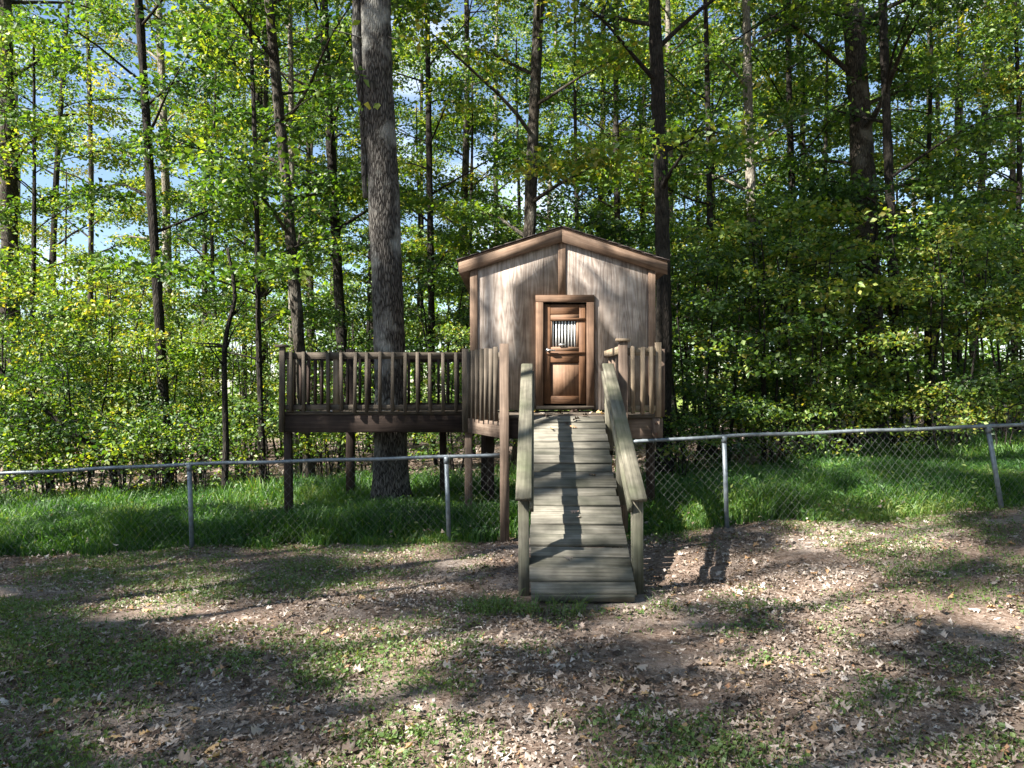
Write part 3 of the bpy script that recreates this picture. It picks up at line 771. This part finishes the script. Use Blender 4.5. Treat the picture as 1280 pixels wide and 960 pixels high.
def tree(key, x, y, label, group=None, name='tree', cat='tree', s=1.0, rot=None, lean=(0, 0), r0=None, bark=None, sides=12, taper=.35, flare=1.5, sz=None):
    e = empty(name, (x, y, gzf(x, y)), label, cat, group)
    e.scale = (s, s, sz or s)
    rot = RNG.uniform(0, 6.28) if rot is None else rot
    # lean is applied about world axes, after the spin
    e.rotation_euler = (Matrix.Rotation(lean[0], 3, 'Y') @ Matrix.Rotation(-lean[1], 3, 'X') @ Matrix.Rotation(rot, 3, 'Z')).to_euler()
    d = LIB[key]
    tm = d['trunk'] if r0 is None else trunk_mesh('trunk', d['S'], r0 / s, M[bark or d['bark']], sides, taper, flare)
    t = bpy.data.objects.new('trunk', tm); link(t); t.parent = e
    c = bpy.data.objects.new('crown', d['crown']); link(c); c.parent = e
    return e

HERO = []
def px_tree(key, xb, Y, xt, width_px, label, short, s=1.0, yt=0, **kw):
    """tree at depth Y whose trunk runs from photo column xb at the ground to column xt at row yt"""
    HERO.append((xb, Y, short))
    X = (xb - 640) / F * Y; Xt = (xt - 640) / F * Y; zt = CAMH + (HOR - yt) / F * Y - gzf(X, Y)
    return tree(key, X, Y, label, s=s, lean=(math.atan((Xt - X) / zt), 0), r0=width_px / 2 * Y / F * 1.0, **kw)

_used = {}
def near_label(kind, X, Y, small=False):
    """say which trees something stands beside, by naming the nearest trunk one can find"""
    xc = 640 + X / Y * F
    h = min(HERO, key=lambda t: abs(t[0] - xc) + 6 * abs(t[1] - Y))
    rel = 'beside' if abs(h[1] - Y) < 2.5 and abs(h[0] - xc) < 70 else ('in front of' if Y < h[1] - 2.5 else ('far behind' if Y > h[1] + 9 else ('behind' if Y > h[1] else 'near')))
    return '%s %s the %s' % (kind, rel, h[2])

# the big oak that the deck is built around: its own trunk with deep bark
def big_oak():
    r = np.random.default_rng(5)
    S = skeleton(5, 20, 9.5, 4.2, 20, sub=(3, 6))
    x0, y0 = OAK; b = gzf(x0, y0)
    e = empty('oak_tree', (x0, y0, b), 'massive grey oak trunk with furrowed bark growing up through the deck', 'tree')
    tp = lambda z: np.array([.02 + -.023 * z + .05 * math.sin(z * .55 + .4), .0, z])
    zs = np.concatenate([np.arange(-.3, 9.2, .05), np.arange(9.3, 19.5, .5)]); sides = 44
    a = np.arange(sides) * 2 * math.pi / sides
    V = np.zeros((len(zs), sides, 3))
    for i, z in enumerate(zs):
        c = tp(z); R = .218 * (1 + .012 * max(z, 0)) * (1 + .36 * math.exp(-max(z, 0) / .9) + .36 * math.exp(-max(z, 0) / .22))
        if z > 9: R *= max(.25, 1 - (z - 9) / 13)
        for j in range(sides):
            ca, sa = math.cos(a[j]), math.sin(a[j])
            root = .10 * math.exp(-max(z, 0) / .25) * max(0, math.sin(a[j] * 5 + .6)) 
            p = Vector((ca * R * 22, sa * R * 22, z * 2.0))
            n1 = mnoise.noise(p) ; n2 = mnoise.noise(Vector((ca * R * 48, sa * R * 48, z * 5.0 + 9)))
            fur = -abs(n1) ** .7 * .024 + n2 * .008 + mnoise.noise(Vector((ca * 1.3, sa * 1.3, z * .9))) * .018
            rr = R + fur + root
            V[i, j] = c + np.array([ca * rr, sa * rr, 0])
    n = len(zs); V = V.reshape(-1, 3)
    i = np.arange(n - 1)[:, None] * sides; j = np.arange(sides)[None, :]; j2 = (j + 1) % sides
    Fq = np.stack([i + j, i + j2, i + sides + j2, i + sides + j], -1).reshape(-1, 4)
    g = Geo(); g.V.append(V); g.Q.append(Fq); g.n = len(V)
    for lp, f, ln in S['limbs']:
        lp = lp + np.array([tp(lp[0][2])[0], 0, 0])
        rr = min(.09, .012 + ln * .022) if f < .99 else .006 + ln * .008
        g.tube(lp, np.linspace(rr, .005, len(lp)), 6)
    # old vine stem running up one side
    zv = np.linspace(4.6, 9.3, 24)
    g.tube(np.array([tp(z) + [-.235 - .02 * math.sin(z * 3) - .05 * (z - 4.6) / 4.7, -.06, 0] for z in zv]), .035 + .03 * np.sin(np.linspace(0, 3.1, 24)), 8, True)
    # low dead twigs and a stub
    for (z, dx, dz) in ((6.9, -.7, .05), (6.5, -.55, -.2), (7.1, .4, -.3), (5.6, -.35, .2)):
        p = tp(z); q = p + np.array([dx, -.35, dz]); g.tube(wob_path(r, p, q, 8, .12), np.linspace(.016, .004, 8), 5)
        S['anch'].append((q + [0.25, 0, 0], .18)); 
    o = bpy.data.objects.new('trunk', mesh_np('trunk', g.verts(), g.faces(), None, True, M['oakbark'])); link(o); o.parent = e
    c = bpy.data.objects.new('crown', crown_mesh('crown', S, 15, 40, .14, M['leaf'], spread=1.2)); link(c); c.parent = e
    return e
big_oak()

# trunks that the photograph lets one tell apart
px_tree('tall1', 211, 15.0, 170, 13, 'slender dark tree with a straight trunk above a leaning dead branch', 'slender dark tree', bark='dark', rot=.4)
px_tree('tall0', 384, 15.5, 341, 16, 'grey tree with patchy pale trunk behind the deck rail corner', 'patchy grey tree', bark='bark', rot=2.0)
px_tree('tall2', 371, 17.5, 350, 9, 'thin pale tree close beside the patchy grey tree', 'thin pale tree', bark='pale', s=.95, rot=1.0)
px_tree('tall1', 434, 19.0, 403, 14, 'straight dark tree seen between the oak and the patchy grey tree', 'straight dark tree', bark='dark', rot=4.0)
px_tree('mid0', 331, 15.0, 308, 8, 'very thin dark tree rising from the grass near the deck', 'very thin dark tree', bark='dark', rot=3.0, s=1.1)
px_tree('tall0', 648, 16.5, 676, 18, 'medium tree with pale scarred trunk directly behind the playhouse roof', 'scarred tree behind the roof', bark='bark', rot=.2)
px_tree('tall1', 829, 13.6, 815, 21, 'dark straight tree growing close behind the playhouse eave', 'dark tree at the eave', bark='dark', rot=5.0)
px_tree('tall2', 945, 17.5, 937, 14, 'pale forked tree with light grey bark', 'pale forked tree', bark='pale', rot=2.5)
px_tree('tall0', 1091, 18.0, 1073, 30, 'thick rough-barked tree standing among dark saplings behind the fence', 'thick rough-barked tree', bark='bark', rot=1.2, taper=.6, flare=1.3)
px_tree('tall1', 1121, 16.8, 1104, 13, 'dark slim tree just beside the thick rough-barked tree', 'slim tree next to the thickest', bark='dark', rot=3.4)
px_tree('tall2', 1216, 24.0, 1228, 11, 'grey-brown tree beyond the leaning fence post', 'grey-brown tree', bark='bark', rot=.9)
px_tree('tall0', 540, 21.0, 535, 10, 'slim dark tree standing just behind the oak', 'slim tree behind the oak', bark='dark', rot=2.9)
px_tree('tall2', 215, 25.0, 196, 13, 'pale grey tree behind the slender dark tree', 'pale grey tree', bark='pale', rot=.1)
px_tree('tall1', 118, 27.0, 112, 8, 'far thin straight tree against the open sky', 'far thin tree', bark='bark', rot=2.1)
px_tree('tall2', 838, 24.0, 836, 10, 'far pale thin tree beside the dark tree at the eave', 'far pale thin tree', bark='pale', rot=5.5)
px_tree('tall0', 994, 20.0, 990, 9, 'thin dark tree between the pale forked tree and the thick one', 'thin dark tree', bark='dark', rot=1.6)
px_tree('mid1', 888, 17.0, 884, 10, 'dark understory tree between the playhouse and the pale forked tree', 'dark understory tree', bark='dark', rot=.6, s=1.2)
px_tree('tall1', 772, 23.0, 768, 10, 'thin tree showing above the playhouse roof slope', 'thin tree above the roof', bark='bark', rot=4.4)
px_tree('tall1', 22, 20.0, 6, 24, 'brown tree at the edge of a sunlit clearing', 'brown tree by the clearing', bark='bark', rot=1.9)

# crooked dead sapling and the leaning bare branch
def bare(name, label, pix, Y, r0, cat='tree', tw=()):
    P = np.array([px(x, y, Y) for x, y in pix]); P[0][2] = gzf(P[0][0], Y) - .05
    t = np.linspace(0, 1, len(P)); tt = np.linspace(0, 1, 40)
    Q = np.stack([np.interp(tt, t, P[:, k]) for k in range(3)], 1)
    for _ in range(2): Q[1:-1] = (Q[:-2] + Q[1:-1] * 2 + Q[2:]) / 4
    e = empty(name, tuple(P[0]), label, cat)
    g = Geo(); g.tube(Q - P[0], np.linspace(r0, r0 * .4, 40), 8, True)
    o = bpy.data.objects.new('trunk', mesh_np('trunk', g.verts(), g.faces(), None, True, M['dark'])); link(o); o.parent = e
    r = np.random.default_rng(len(label))
    g = Geo()
    for k in range(9):
        i = r.integers(10, 39); d = rand_unit(r, 1)[0] * [1, .6, .7] + [0, 0, .3]
        g.tube(wob_path(r, Q[i] - P[0], Q[i] - P[0] + d * r.uniform(.3, .9), 6, .1), np.linspace(r0 * .35, .003, 6), 4)
    o = bpy.data.objects.new('twigs', mesh_np('twigs', g.verts(), g.faces(), None, True, M['dark'])); link(o); o.parent = e
    return e
bare('dead_sapling', 'crooked dark bare sapling with a kinked top beside the deck', [(280, 626), (283, 560), (281, 500), (280, 440), (284, 410), (294, 375), (291, 345), (284, 310)], 13.0, .062)
bare('leaning_sapling', 'bare dark sapling leaning far over towards the clearing', [(150, 604), (136, 570), (98, 545), (70, 525), (40, 496), (8, 470), (-30, 440)], 14.0, .06)

# understory placed by hand: kind, photo column, depth, scale
UL = 'leafy green understory sapling with layered sprays behind the fence'
UG = 'understory saplings'
k = 0
for key, xc, Y, s in [('low0', 880, 17.2, 1.25), ('low1', 985, 17.0, 1.3), ('low2', 1060, 18.2, 1.35), ('low2', 835, 16.0, 1.1), ('low1', 730, 15.5, .9), ('low0', 60, 15.5, 1.0), ('low1', 150, 16.5, 1.0), ('low2', -20, 14.0, 1.0), ('low1', 250, 17.5, .9), ('low0', 10, 19, 1.2), ('low2', 110, 20, 1.2),
                      ('low1', 200, 15.2, .8), ('low0', 100, 14.6, .75), ('low2', 300, 16.5, .8), ('low1', 20, 15.0, .8), ('low2', 420, 16.5, .7), ('low0', 570, 15.5, .75), ('low2', 320, 20, 1.0), ('low0', 440, 21, 1.1), ('low1', 550, 18.5, 1.1), ('low2', 860, 14.5, .95), ('low0', 905, 15.2, 1.0), ('low1', 955, 15.0, 1.1), ('low2', 1010, 14.6, 1.0),
                      ('low0', 1045, 16.0, 1.2), ('low1', 1150, 15.0, 1.05), ('low2', 1200, 14.2, 1.0), ('low0', 1260, 15.0, 1.1), ('low1', 1310, 13.6, 1.0), ('low1', 1180, 17.5, 1.3), ('low2', 930, 18, 1.3),
                      ('low0', 1100, 20, 1.3), ('low2', 760, 17, 1.2), ('low1', 610, 21, 1.2), ('low1', 1240, 19, 1.2), ('low0', 350, 24, 1.2), ('low2', 180, 24, 1.3), ('low1', 60, 26, 1.3)]:
    tree(key, (xc - 640) / F * Y, Y, near_label('leafy %s sapling' % ('small' if s < .85 else 'tall' if s > 1.1 else 'green'), (xc - 640) / F * Y, Y), UG, name='sapling', cat='sapling', s=s * RNG.uniform(.92, 1.1))
for key, xc, Y, s in [('mid0', 40, 19, 1.0), ('mid1', 270, 22, 1.0), ('mid2', 460, 24, 1.0), ('mid0', 590, 22, 1.0), ('mid1', 720, 20, 1.0), ('mid2', 895, 24, 1.0), ('mid0', 1005, 22, 1.0),
                      ('mid1', 1035, 21, 1.05), ('mid2', 1160, 19, 1.0), ('mid0', 1270, 18, 1.0), ('mid1', 1330, 15.5, .95), ('mid2', -60, 15.5, .95), ('mid0', 1200, 22, 1.0), ('mid2', 330, 26, 1.1), ('mid1', 520, 27, 1.0), ('mid0', 800, 25, 1.1)]:
    tree(key, (xc - 640) / F * Y, Y, near_label('slim broad-sprayed tree', (xc - 640) / F * Y, Y), 'slim understory trees', name='understory_tree', s=s * RNG.uniform(.95, 1.08))
bl = 0
for key, xc, Y, s in [('bush1', 60, 13.8, 1.2), ('bush0', 160, 13.6, 1.2), ('bush1', 330, 14.5, 1.1), ('bush1', 250, 13.8, 1.0), ('bush0', -10, 13.2, 1.2), ('bush0', 410, 15.5, 1.1), ('bush1', 10, 14.8, 1.5), ('bush0', 220, 15.5, 1.5), ('bush0', 120, 14.5, 1.0), ('bush1', 200, 14, .9), ('bush0', 300, 15.5, 1.0), ('bush1', 30, 16, 1.1), ('bush0', 850, 13.2, .9), ('bush1', 900, 13.8, 1.0), ('bush0', 970, 14, 1.0), ('bush1', 1040, 13.8, 1.0), ('bush0', 1180, 13.6, 1.0),
                      ('bush1', 1250, 13.2, 1.0), ('bush0', 460, 17, 1.1), ('bush1', 560, 16.5, 1.1), ('bush0', 1120, 14.6, 1.1), ('bush1', 650, 17, 1.2), ('bush0', 80, 18, 1.3), ('bush1', 400, 20, 1.3)]:
    tree(key, (xc - 640) / F * Y, Y, near_label('low leafy shrub', (xc - 640) / F * Y, Y), 'low shrubs at the wood edge', name='shrub', cat='shrub', s=s)

# the woods behind
cand = []
tries = 0
while len(cand) < 32 and tries < 4000:
    tries += 1
    Y = RNG.uniform(23, 40); X = RNG.uniform(-.78, .78) * Y
    if any((X - a) ** 2 + (Y - b) ** 2 < 9 for a, b in cand): continue
    if X / Y < -.36 and X / Y > -.68 and RNG.uniform() < .75: continue
    cand.append((X, Y))
for i, (X, Y) in enumerate(cand):
    tree('tall%d' % (i % 3), X, Y, near_label(['tall brown-barked woodland tree', 'tall dark-barked woodland tree', 'tall pale-barked woodland tree'][i % 3], X, Y), 'woodland trees', name='woodland_tree', s=RNG.uniform(.85, 1.1), lean=(RNG.normal(0, .02), RNG.normal(0, .02)))
for i in range(26):
    Y = RNG.uniform(24, 42); X = RNG.uniform(-.75, .75) * Y
    tree(('low%d' if i % 2 else 'mid%d') % (i % 3), X, Y, near_label('distant bushy thicket tree' if i % 2 else 'distant slim undergrowth tree', X, Y), 'undergrowth deep in the woods', name='undergrowth_tree', s=RNG.uniform(.9, 1.4))

# trees standing round the yard: they throw the dappled shade
for i in range(2):
    lib('yard%d' % i, skeleton(111 + i, 26 + i, 13.5, 1.95, 15, sub=(3, 6), rise=.7), .10, ['bark', 'dark'][i], 70, .15, 121 + i, spread=1.15)
SH = Vector((SUN_DIR.x, SUN_DIR.y)) / -SUN_DIR.z * 19.5
for i, (p, q, sc_) in enumerate([(11.6, 4.2, 1.0), (10.4, -1.0, 1.0), (8.6, 1.0, .9), (7.4, -4.0, 1.0), (4.7, -5.5, 1.0), (4.0, 8.0, .95), (1.3, -1.0, 1.0), (6.4, 13.5, 1.0), (9.0, 14.2, 1.0), (4.9, 9.5, .9), (12.4, 9.0, 1.0), (9.7, 10.5, .75), (6.1, .3, .95), (2.6, -5.5, 1.0), (4.0, -1.0, .8), (9.4, -4.0, 1.0), (2.2, 11.5, .8), (11.0, 13.5, 1.0), (10.2, 18.0, 1.0), (7.5, 17.5, .95), (5.4, -6.5, 1.0)]):
    tx, ty = .86 * q - .51 * p, .51 * q + .86 * p        # where the middle of its shadow falls
    tree('yard%d' % (i % 2), tx - SH.x, ty - SH.y, 'tall %s yard tree with high open crown beside the lawn' % ('dark-barked' if i % 2 else 'brown-barked'), 'yard trees', name='yard_tree', s=sc_, rot=i * 1.9)
for i in range(26):  # unseen trees added beside and behind the camera to cut sky fill
    X, Y = (9.5 + 3.2 * (i % 3) + RNG.uniform(-.8, .8), -10 + (i // 3) * 3.6 + RNG.uniform(-.8, .8)) if i < 15 else (-3 + (i - 15) * 2.1, -12 - 3 * (i % 2))
    tree(('tall%d' if i % 2 else 'mid%d') % (i % 3), X, Y, 'leafy %s tree added out of view to block sky light' % ('tall' if i % 2 else 'slim'), 'unseen trees added to block sky light', name='sky_block_tree', s=RNG.uniform(.95, 1.15))

# ------------------------------------------------------------------ far woods that read as one mass
def far_woods():
    r = np.random.default_rng(91); n = 70000
    a = r.uniform(-.85, .85, n); rad = r.uniform(58, 85, n)
    x = np.sin(a) * rad; y = np.cos(a) * rad
    top = 15 + 4 * vnoise(a * 40, rad * .1, 1.0, 4) 
    top = np.where((a < -.36) & (a > -.62), top * .55, top)
    z = r.uniform(0, 1, n) ** .9 * top
    keep = vnoise(a * 60 + 3, z * .5, 1.2, 6) + .55 > 0
    P = np.stack([x, y, z + gz(x, y)], 1)[keep]; m = len(P)
    L = r.uniform(.3, .6, m); V, T, kv = leaf_geo(r, P, L, L * .38, .5)
    tint = np.clip(.55 + .2 * vnoise(P[:, 0] * .7, P[:, 2] * 1.0, 1, 8) + r.normal(0, .1, m), 0, 1)
    o = place('far_woods', mesh_np('far_woods', V, [T], {'tint': np.repeat(tint, kv)}, False, M['leaf']))
    tag(o, 'distant sunlit woodland foliage closing the view', 'woods', kind='stuff')
far_woods()

# ------------------------------------------------------------------ grass behind the fence
def blades(r, X, Y, h, wdt, lean=.6):
    n = len(X); z = gz(X, Y) - .01
    a = r.uniform(0, 2 * math.pi, n); sx, sy = np.cos(a), np.sin(a)
    b = r.uniform(0, 2 * math.pi, n); l = lean * r.uniform(.15, 1, n) * h; dx, dy = np.cos(b) * l, np.sin(b) * l
    c = np.stack([X, Y, z], 1); s = np.stack([sx, sy, 0 * sx], 1) * wdt[:, None] / 2
    m1 = c + np.stack([dx * .3, dy * .3, h * .55], 1); m2 = c + np.stack([dx * .72, dy * .72, h * .88], 1); tip = c + np.stack([dx * 1.25, dy * 1.25, h * .98], 1)
    V = np.stack([c - s, c + s, m1 + s * .9, m1 - s * .9, m2 + s * .6, m2 - s * .6, tip], 1).reshape(-1, 3)
    k = np.arange(n)[:, None] * 7
    return V, np.concatenate([k + [0, 1, 2, 3], k + [3, 2, 4, 5]]), k + [5, 4, 6]
def grass():
    r = np.random.default_rng(17)
    n = 210000
    Y = 8.75 + r.gamma(1.7, 1.7, n); X = r.uniform(-1, 1, n) * (Y * .78 + .5)
    dens = np.clip(1.05 - (Y - 12.0) * .22 + .6 * vnoise(X, Y, 1.1, 3), 0.02, 1) * (Y < 24)
    edge = 9.05 + .20 * vnoise(X, Y * 0, 2.2, 5) + .10 * vnoise(X, Y, 7, 6)
    k = (r.uniform(0, 1, n) < dens) & (Y > edge) & ~((X > .1) & (X < 1.15) & (Y < 9.1))
    X, Y = X[k], Y[k]; n = len(X)
    hh = .17 + .15 * (vnoise(X, Y, 1.3, 9) + 1) / 2 + .06 * vnoise(X, Y, 5, 10); ramp_up = np.clip((Y - 8.95) / .5, .45, 1)
    h = np.clip(hh, .08, .4) * r.uniform(.55, 1.25, n) * ramp_up * np.clip(1.3 - (Y - 12) * .08, .5, 1.1)
    V, Q, T = blades(r, X, Y, h, r.uniform(.006, .013, n) * (1 + .5 * (Y > 12)), .8)
    tint = np.clip(.45 + .24 * vnoise(X, Y, 2.5, 11) + r.normal(0, .18, n), 0, 1)
    k = r.uniform(0, 1, n) < .28; X3, Y3 = X[k], Y[k]; m = len(X3)
    P = np.stack([X3, Y3, gz(X3, Y3) + h[k] * r.uniform(.35, 1.05, m)], 1); L = r.uniform(.035, .085, m)
    V3, T3, kv = leaf_geo(r, P, L, L * .17, .8, fold=.12)
    o = len(V); tint = np.concatenate([np.repeat(tint, 7), np.repeat(np.clip(tint[k] + r.normal(.08, .15, m), 0, 1), kv)])
    o = place('tall_grass', mesh_np('tall_grass', np.concatenate([V, V3]), [Q, T, T3 + o], {'tint': tint}, False, M['grass']))
    tag(o, 'lush uncut green grass growing along and behind the fence', 'grass', kind='stuff')
grass()

# ------------------------------------------------------------------ yard: weeds, litter, oak leaves
def yard_points(r, n, y0=2.6, y1=9.1):
    u = r.uniform(0, 1, n); Y = y0 + (y1 - y0) * u; X = r.uniform(-1, 1, n) * (Y * .76 + .8); return X, Y
RAMPBOX = lambda X, Y: (X > .05) & (X < 1.08) & (Y > 6.05) & (Y < 9.2)
def weeds():
    r = np.random.default_rng(23); n = 120000
    X, Y = yard_points(r, n)
    m = vnoise(X, Y, 2.0, 12) * .7 + vnoise(X, Y, 5.5, 13) * .6 + np.where(X < -.2, .42, -.3) + np.where((X > 3.2) & (Y > 6.6), .75, 0) - np.where((np.abs(X) < 1.6) & (Y > 5.2), .35, 0)
    tuft = (np.hypot(X + .18, Y - 6.05) < .22) | (np.hypot(X - .45, Y - 5.98) < .16) | (np.hypot(X - .12, Y - 6.0) < .18)
    k = ((r.uniform(-.7, .7, n) + m > .40) | tuft) & ~RAMPBOX(X, Y)
    X, Y, tuft = X[k], Y[k], tuft[k]; n = len(X)
    # round small leaves
    P = np.stack([X + r.normal(0, .015, n), Y + r.normal(0, .015, n), gz(X, Y) + r.uniform(.008, .045, n) + tuft * r.uniform(0, .06, n)], 1)
    L = r.uniform(.010, .03, n); V, T, kv = leaf_geo(r, P, L, L * .42, 1.3, six=True)
    tint = np.clip(.5 + r.normal(0, .2, n), 0, 1)
    # blades
    k2 = r.uniform(0, 1, n) < 1.1
    X2 = X[k2] + r.normal(0, .02, k2.sum()); Y2 = Y[k2] + r.normal(0, .02, k2.sum()); h = r.uniform(.025, .075, len(X2)) * (1 + 1.3 * tuft[k2])
    V2, Q2, T2 = blades(r, X2, Y2, h, r.uniform(.003, .006, len(X2)), 1.1)
    o = len(V)
    ob = place('yard_weeds', mesh_np('yard_weeds', np.concatenate([V, V2]), [T, Q2 + o, T2 + o], {'tint': np.concatenate([np.repeat(tint, kv), np.repeat(np.clip(.5 + r.normal(0, .2, len(X2)), 0, 1), 7)])}, False, M['weed']))
    tag(ob, 'patches of low clover, moss and short grass in the yard', 'weeds', kind='stuff')
weeds()

def oak_outline(r, lobes=3):
    """half outline of a lobed oak leaf, length 1 along x"""
    pts = [(0, .012), (.1, .02)]
    xs = np.linspace(.18, .86, lobes * 2)
    for i, x in enumerate(xs):
        w = .30 * math.sin(math.pi * min(1, x * .95 + .05)) ** .7
        pts.append((x + (.05 if i % 2 else 0), (w * r.uniform(.85, 1.2)) if i % 2 else w * r.uniform(.3, .45)))
    return pts + [(1.0, .0)]
def oak_leaf_arrays(r, curl):
    up = oak_outline(r); lo = oak_outline(r)
    n = len(up)
    xs = np.array([p[0] for p in up])
    mid = np.stack([xs, 0 * xs, 0 * xs], 1); A = np.array([(x, y, 0) for x, y in up]); B = np.array([(x, -y, 0) for x, y in lo])
    V = np.concatenate([mid, A, B])
    V[:, 2] = curl[0] * np.abs(V[:, 1]) ** 1.4 * 2.2 + curl[1] * (V[:, 0] - .5) ** 2 + curl[2] * V[:, 1] * (V[:, 0] - .4) * 2 + r.normal(0, .012, len(V))
    V[:, 0] -= .5
    fq = []
    for i in range(n - 1):
        fq.append([i, i + 1, n + i + 1, n + i]); fq.append([i + 1, i, 2 * n + i, 2 * n + i + 1])
    return V, np.array(fq)
LV = [oak_leaf_arrays(np.random.default_rng(200 + i), np.random.default_rng(300 + i).normal(0, 1, 3) * [.45, .45, .5]) for i in range(10)]
def simple_leaf(r, curl):
    xs = np.array([0, .5, 1.0]); w = np.array([.06, .28, .03]) * r.uniform(.7, 1.35)
    mid = np.stack([xs, 0 * xs, 0 * xs], 1); V = np.concatenate([mid, mid + np.stack([0 * xs, w, 0 * xs], 1), mid - np.stack([0 * xs, w, 0 * xs], 1)])
    V[:, 2] = curl[0] * np.abs(V[:, 1]) * 1.2 + curl[1] * (V[:, 0] - .5) ** 2 + curl[2] * V[:, 1] * (V[:, 0] - .4) * 2; V[:, 0] -= .5
    fq = []
    for i in range(2): fq.append([i, i + 1, 3 + i + 1, 3 + i]); fq.append([i + 1, i, 6 + i, 6 + i + 1])
    return V, np.array(fq)
SV = [simple_leaf(np.random.default_rng(400 + i), np.random.default_rng(500 + i).normal(0, 1, 3) * [.5, .7, .6]) for i in range(8)]

def litter():
    r = np.random.default_rng(29); VV = []; QQ = []; TT = []; base = 0
    def scatter(protos, X, Y, size, tint, lift, tiltamp):
        nonlocal base
        n = len(X); z = gz(X, Y)
        which = r.integers(0, len(protos), n); a = r.uniform(0, 2 * math.pi, n); tx = r.normal(0, tiltamp, n); ty = r.normal(0, tiltamp, n)
        for w, (V, Q) in enumerate(protos):
            s = np.where(which == w)[0]
            if not len(s): continue
            ca, sa = np.cos(a[s])[:, None], np.sin(a[s])[:, None]
            x = V[None, :, 0] * size[s][:, None]; y = V[None, :, 1] * size[s][:, None]; zz = V[None, :, 2] * size[s][:, None]
            xr_ = x * ca - y * sa; yr_ = x * sa + y * ca; zr = zz + xr_ * tx[s][:, None] + yr_ * ty[s][:, None]
            zr = zr - zr.min(1)[:, None] * .65
            W = np.stack([xr_ + X[s][:, None], yr_ + Y[s][:, None], zr + z[s][:, None] + lift[s][:, None]], -1).reshape(-1, 3)
            nv = len(V); q = (Q[None] + (np.arange(len(s)) * nv)[:, None, None]).reshape(-1, 4) + base
            VV.append(W); QQ.append(q); TT.append(np.repeat(tint[s], nv)); base += len(W)
    # small broken leaves everywhere, whole oak leaves among them
    for protos, n, lo, hi in ((SV, 115000, .012, .044), (LV, 7000, .045, .095)):
        X, Y = yard_points(r, n, 2.5, 9.25)
        d = .66 + .45 * vnoise(X, Y, 1.6, 21) + .4 * vnoise(X, Y, 4.5, 22) + .08 * (X > 0)
        k = (r.uniform(0, 1, n) < d) & ~RAMPBOX(X, Y); X, Y = X[k], Y[k]; n = len(X)
        tint = np.clip(r.beta(1.5, 2.0, n) * .86 + .10 * vnoise(X, Y, 2.4, 33), 0, .86); rd_ = r.uniform(0, 1, n) < .05; tint[rd_] = r.uniform(.88, 1, rd_.sum())
        scatter(protos, X, Y, r.uniform(lo, hi, n), tint, r.uniform(.0, 1, n) ** 2 * .022, .2)
    # forest floor
    n = 16000; Y = 9.05 + r.gamma(1.6, 7, n); X = r.uniform(-.8, .8, n) * Y
    k = Y < 45; X, Y = X[k], Y[k]; n = len(X)
    scatter(SV, X, Y, r.uniform(.05, .11, n) * np.where(Y < 14, .8, 1.5), np.clip(r.beta(2, 2, n) * .86, 0, .86), r.uniform(0, .16, n) * (Y < 14), .3)
    o = place('leaf_litter', mesh_np('leaf_litter', np.concatenate(VV), [np.concatenate(QQ)], {'tint': np.concatenate(TT)}, False, M['litter']))
    tag(o, 'dry brown fallen leaves strewn over yard and forest floor', 'leaf litter', kind='stuff')
litter()

# the whole oak leaves that show largest
LM = [mesh_np('fallen_leaf', V, [Q], {'tint': np.full(len(V), .5)}, False, M['litter_obj']) for V, Q in LV]
r = np.random.default_rng(37)
cnt = 0
while cnt < 290:
    Y = 2.9 + 4.2 * r.uniform() ** 1.5; X = r.uniform(-1, 1) * Y * .7
    if .0 < X < 1.1 and Y > 6: continue
    o = bpy.data.objects.new('fallen_leaf', LM[cnt % len(LM)]); link(o); o.parent = ground
    s = r.uniform(.055, .105); o.scale = (s, s, s)
    o.location = (X, Y, gzf(X, Y) + .022 + s * .06); o.rotation_euler = (r.normal(0, .25), r.normal(0, .25), r.uniform(0, 6.28)); cnt += 1

# a few leaves lying on ramp and deck
for (t, s_) in ((.97, -.1), (.955, .1), (.93, -.02), (.9, .05), (.985, .2), (.99, -.25), (.33, .02), (.36, -.02), (.14, -.1), (.57, .2), (.88, -.2)):
    p = RB + rd * t * rl + rs * s_ + ru * .028
    o = bpy.data.objects.new('fallen_leaf', LM[int(t * 100) % len(LM)]); link(o); sc = r.uniform(.07, .12); o.scale = (sc, sc, sc)
    o.location = p; o.rotation_euler = (math.atan2(rd[2], rd[1]) + r.normal(0, .1), r.normal(0, .15), r.uniform(0, 6.28))
    tag(o, 'dry brown leaf lying on the ramp planks', 'leaf', 'dry leaves on the ramp')
for k in range(16):
    X, Y = r.uniform(-2.6, -.7), r.uniform(10.5, 11.6)
    if math.hypot(X - OAK[0], Y - OAK[1]) < .4: continue
    o = bpy.data.objects.new('fallen_leaf', LM[k % len(LM)]); link(o); sc = r.uniform(.09, .14); o.scale = (sc, sc, sc)
    o.location = (X, Y, FZ + .02); o.rotation_euler = (r.normal(0, .2), r.normal(0, .2), r.uniform(0, 6.28))
    tag(o, 'dry leaf lying on the deck boards near the oak', 'leaf', 'dry leaves on the deck')
for k in range(14):
    X, Y = r.uniform(0, 1.2), r.uniform(9.15, 10.15)
    o = bpy.data.objects.new('fallen_leaf', LM[k % len(LM)]); link(o); sc = r.uniform(.08, .13); o.scale = (sc, sc, sc)
    o.location = (X, Y, FZ + .02); o.rotation_euler = (r.normal(0, .2), r.normal(0, .2), r.uniform(0, 6.28))
    tag(o, 'dry leaf lying on the boards in front of the playhouse door', 'leaf', 'dry leaves before the door')
clean_wc()
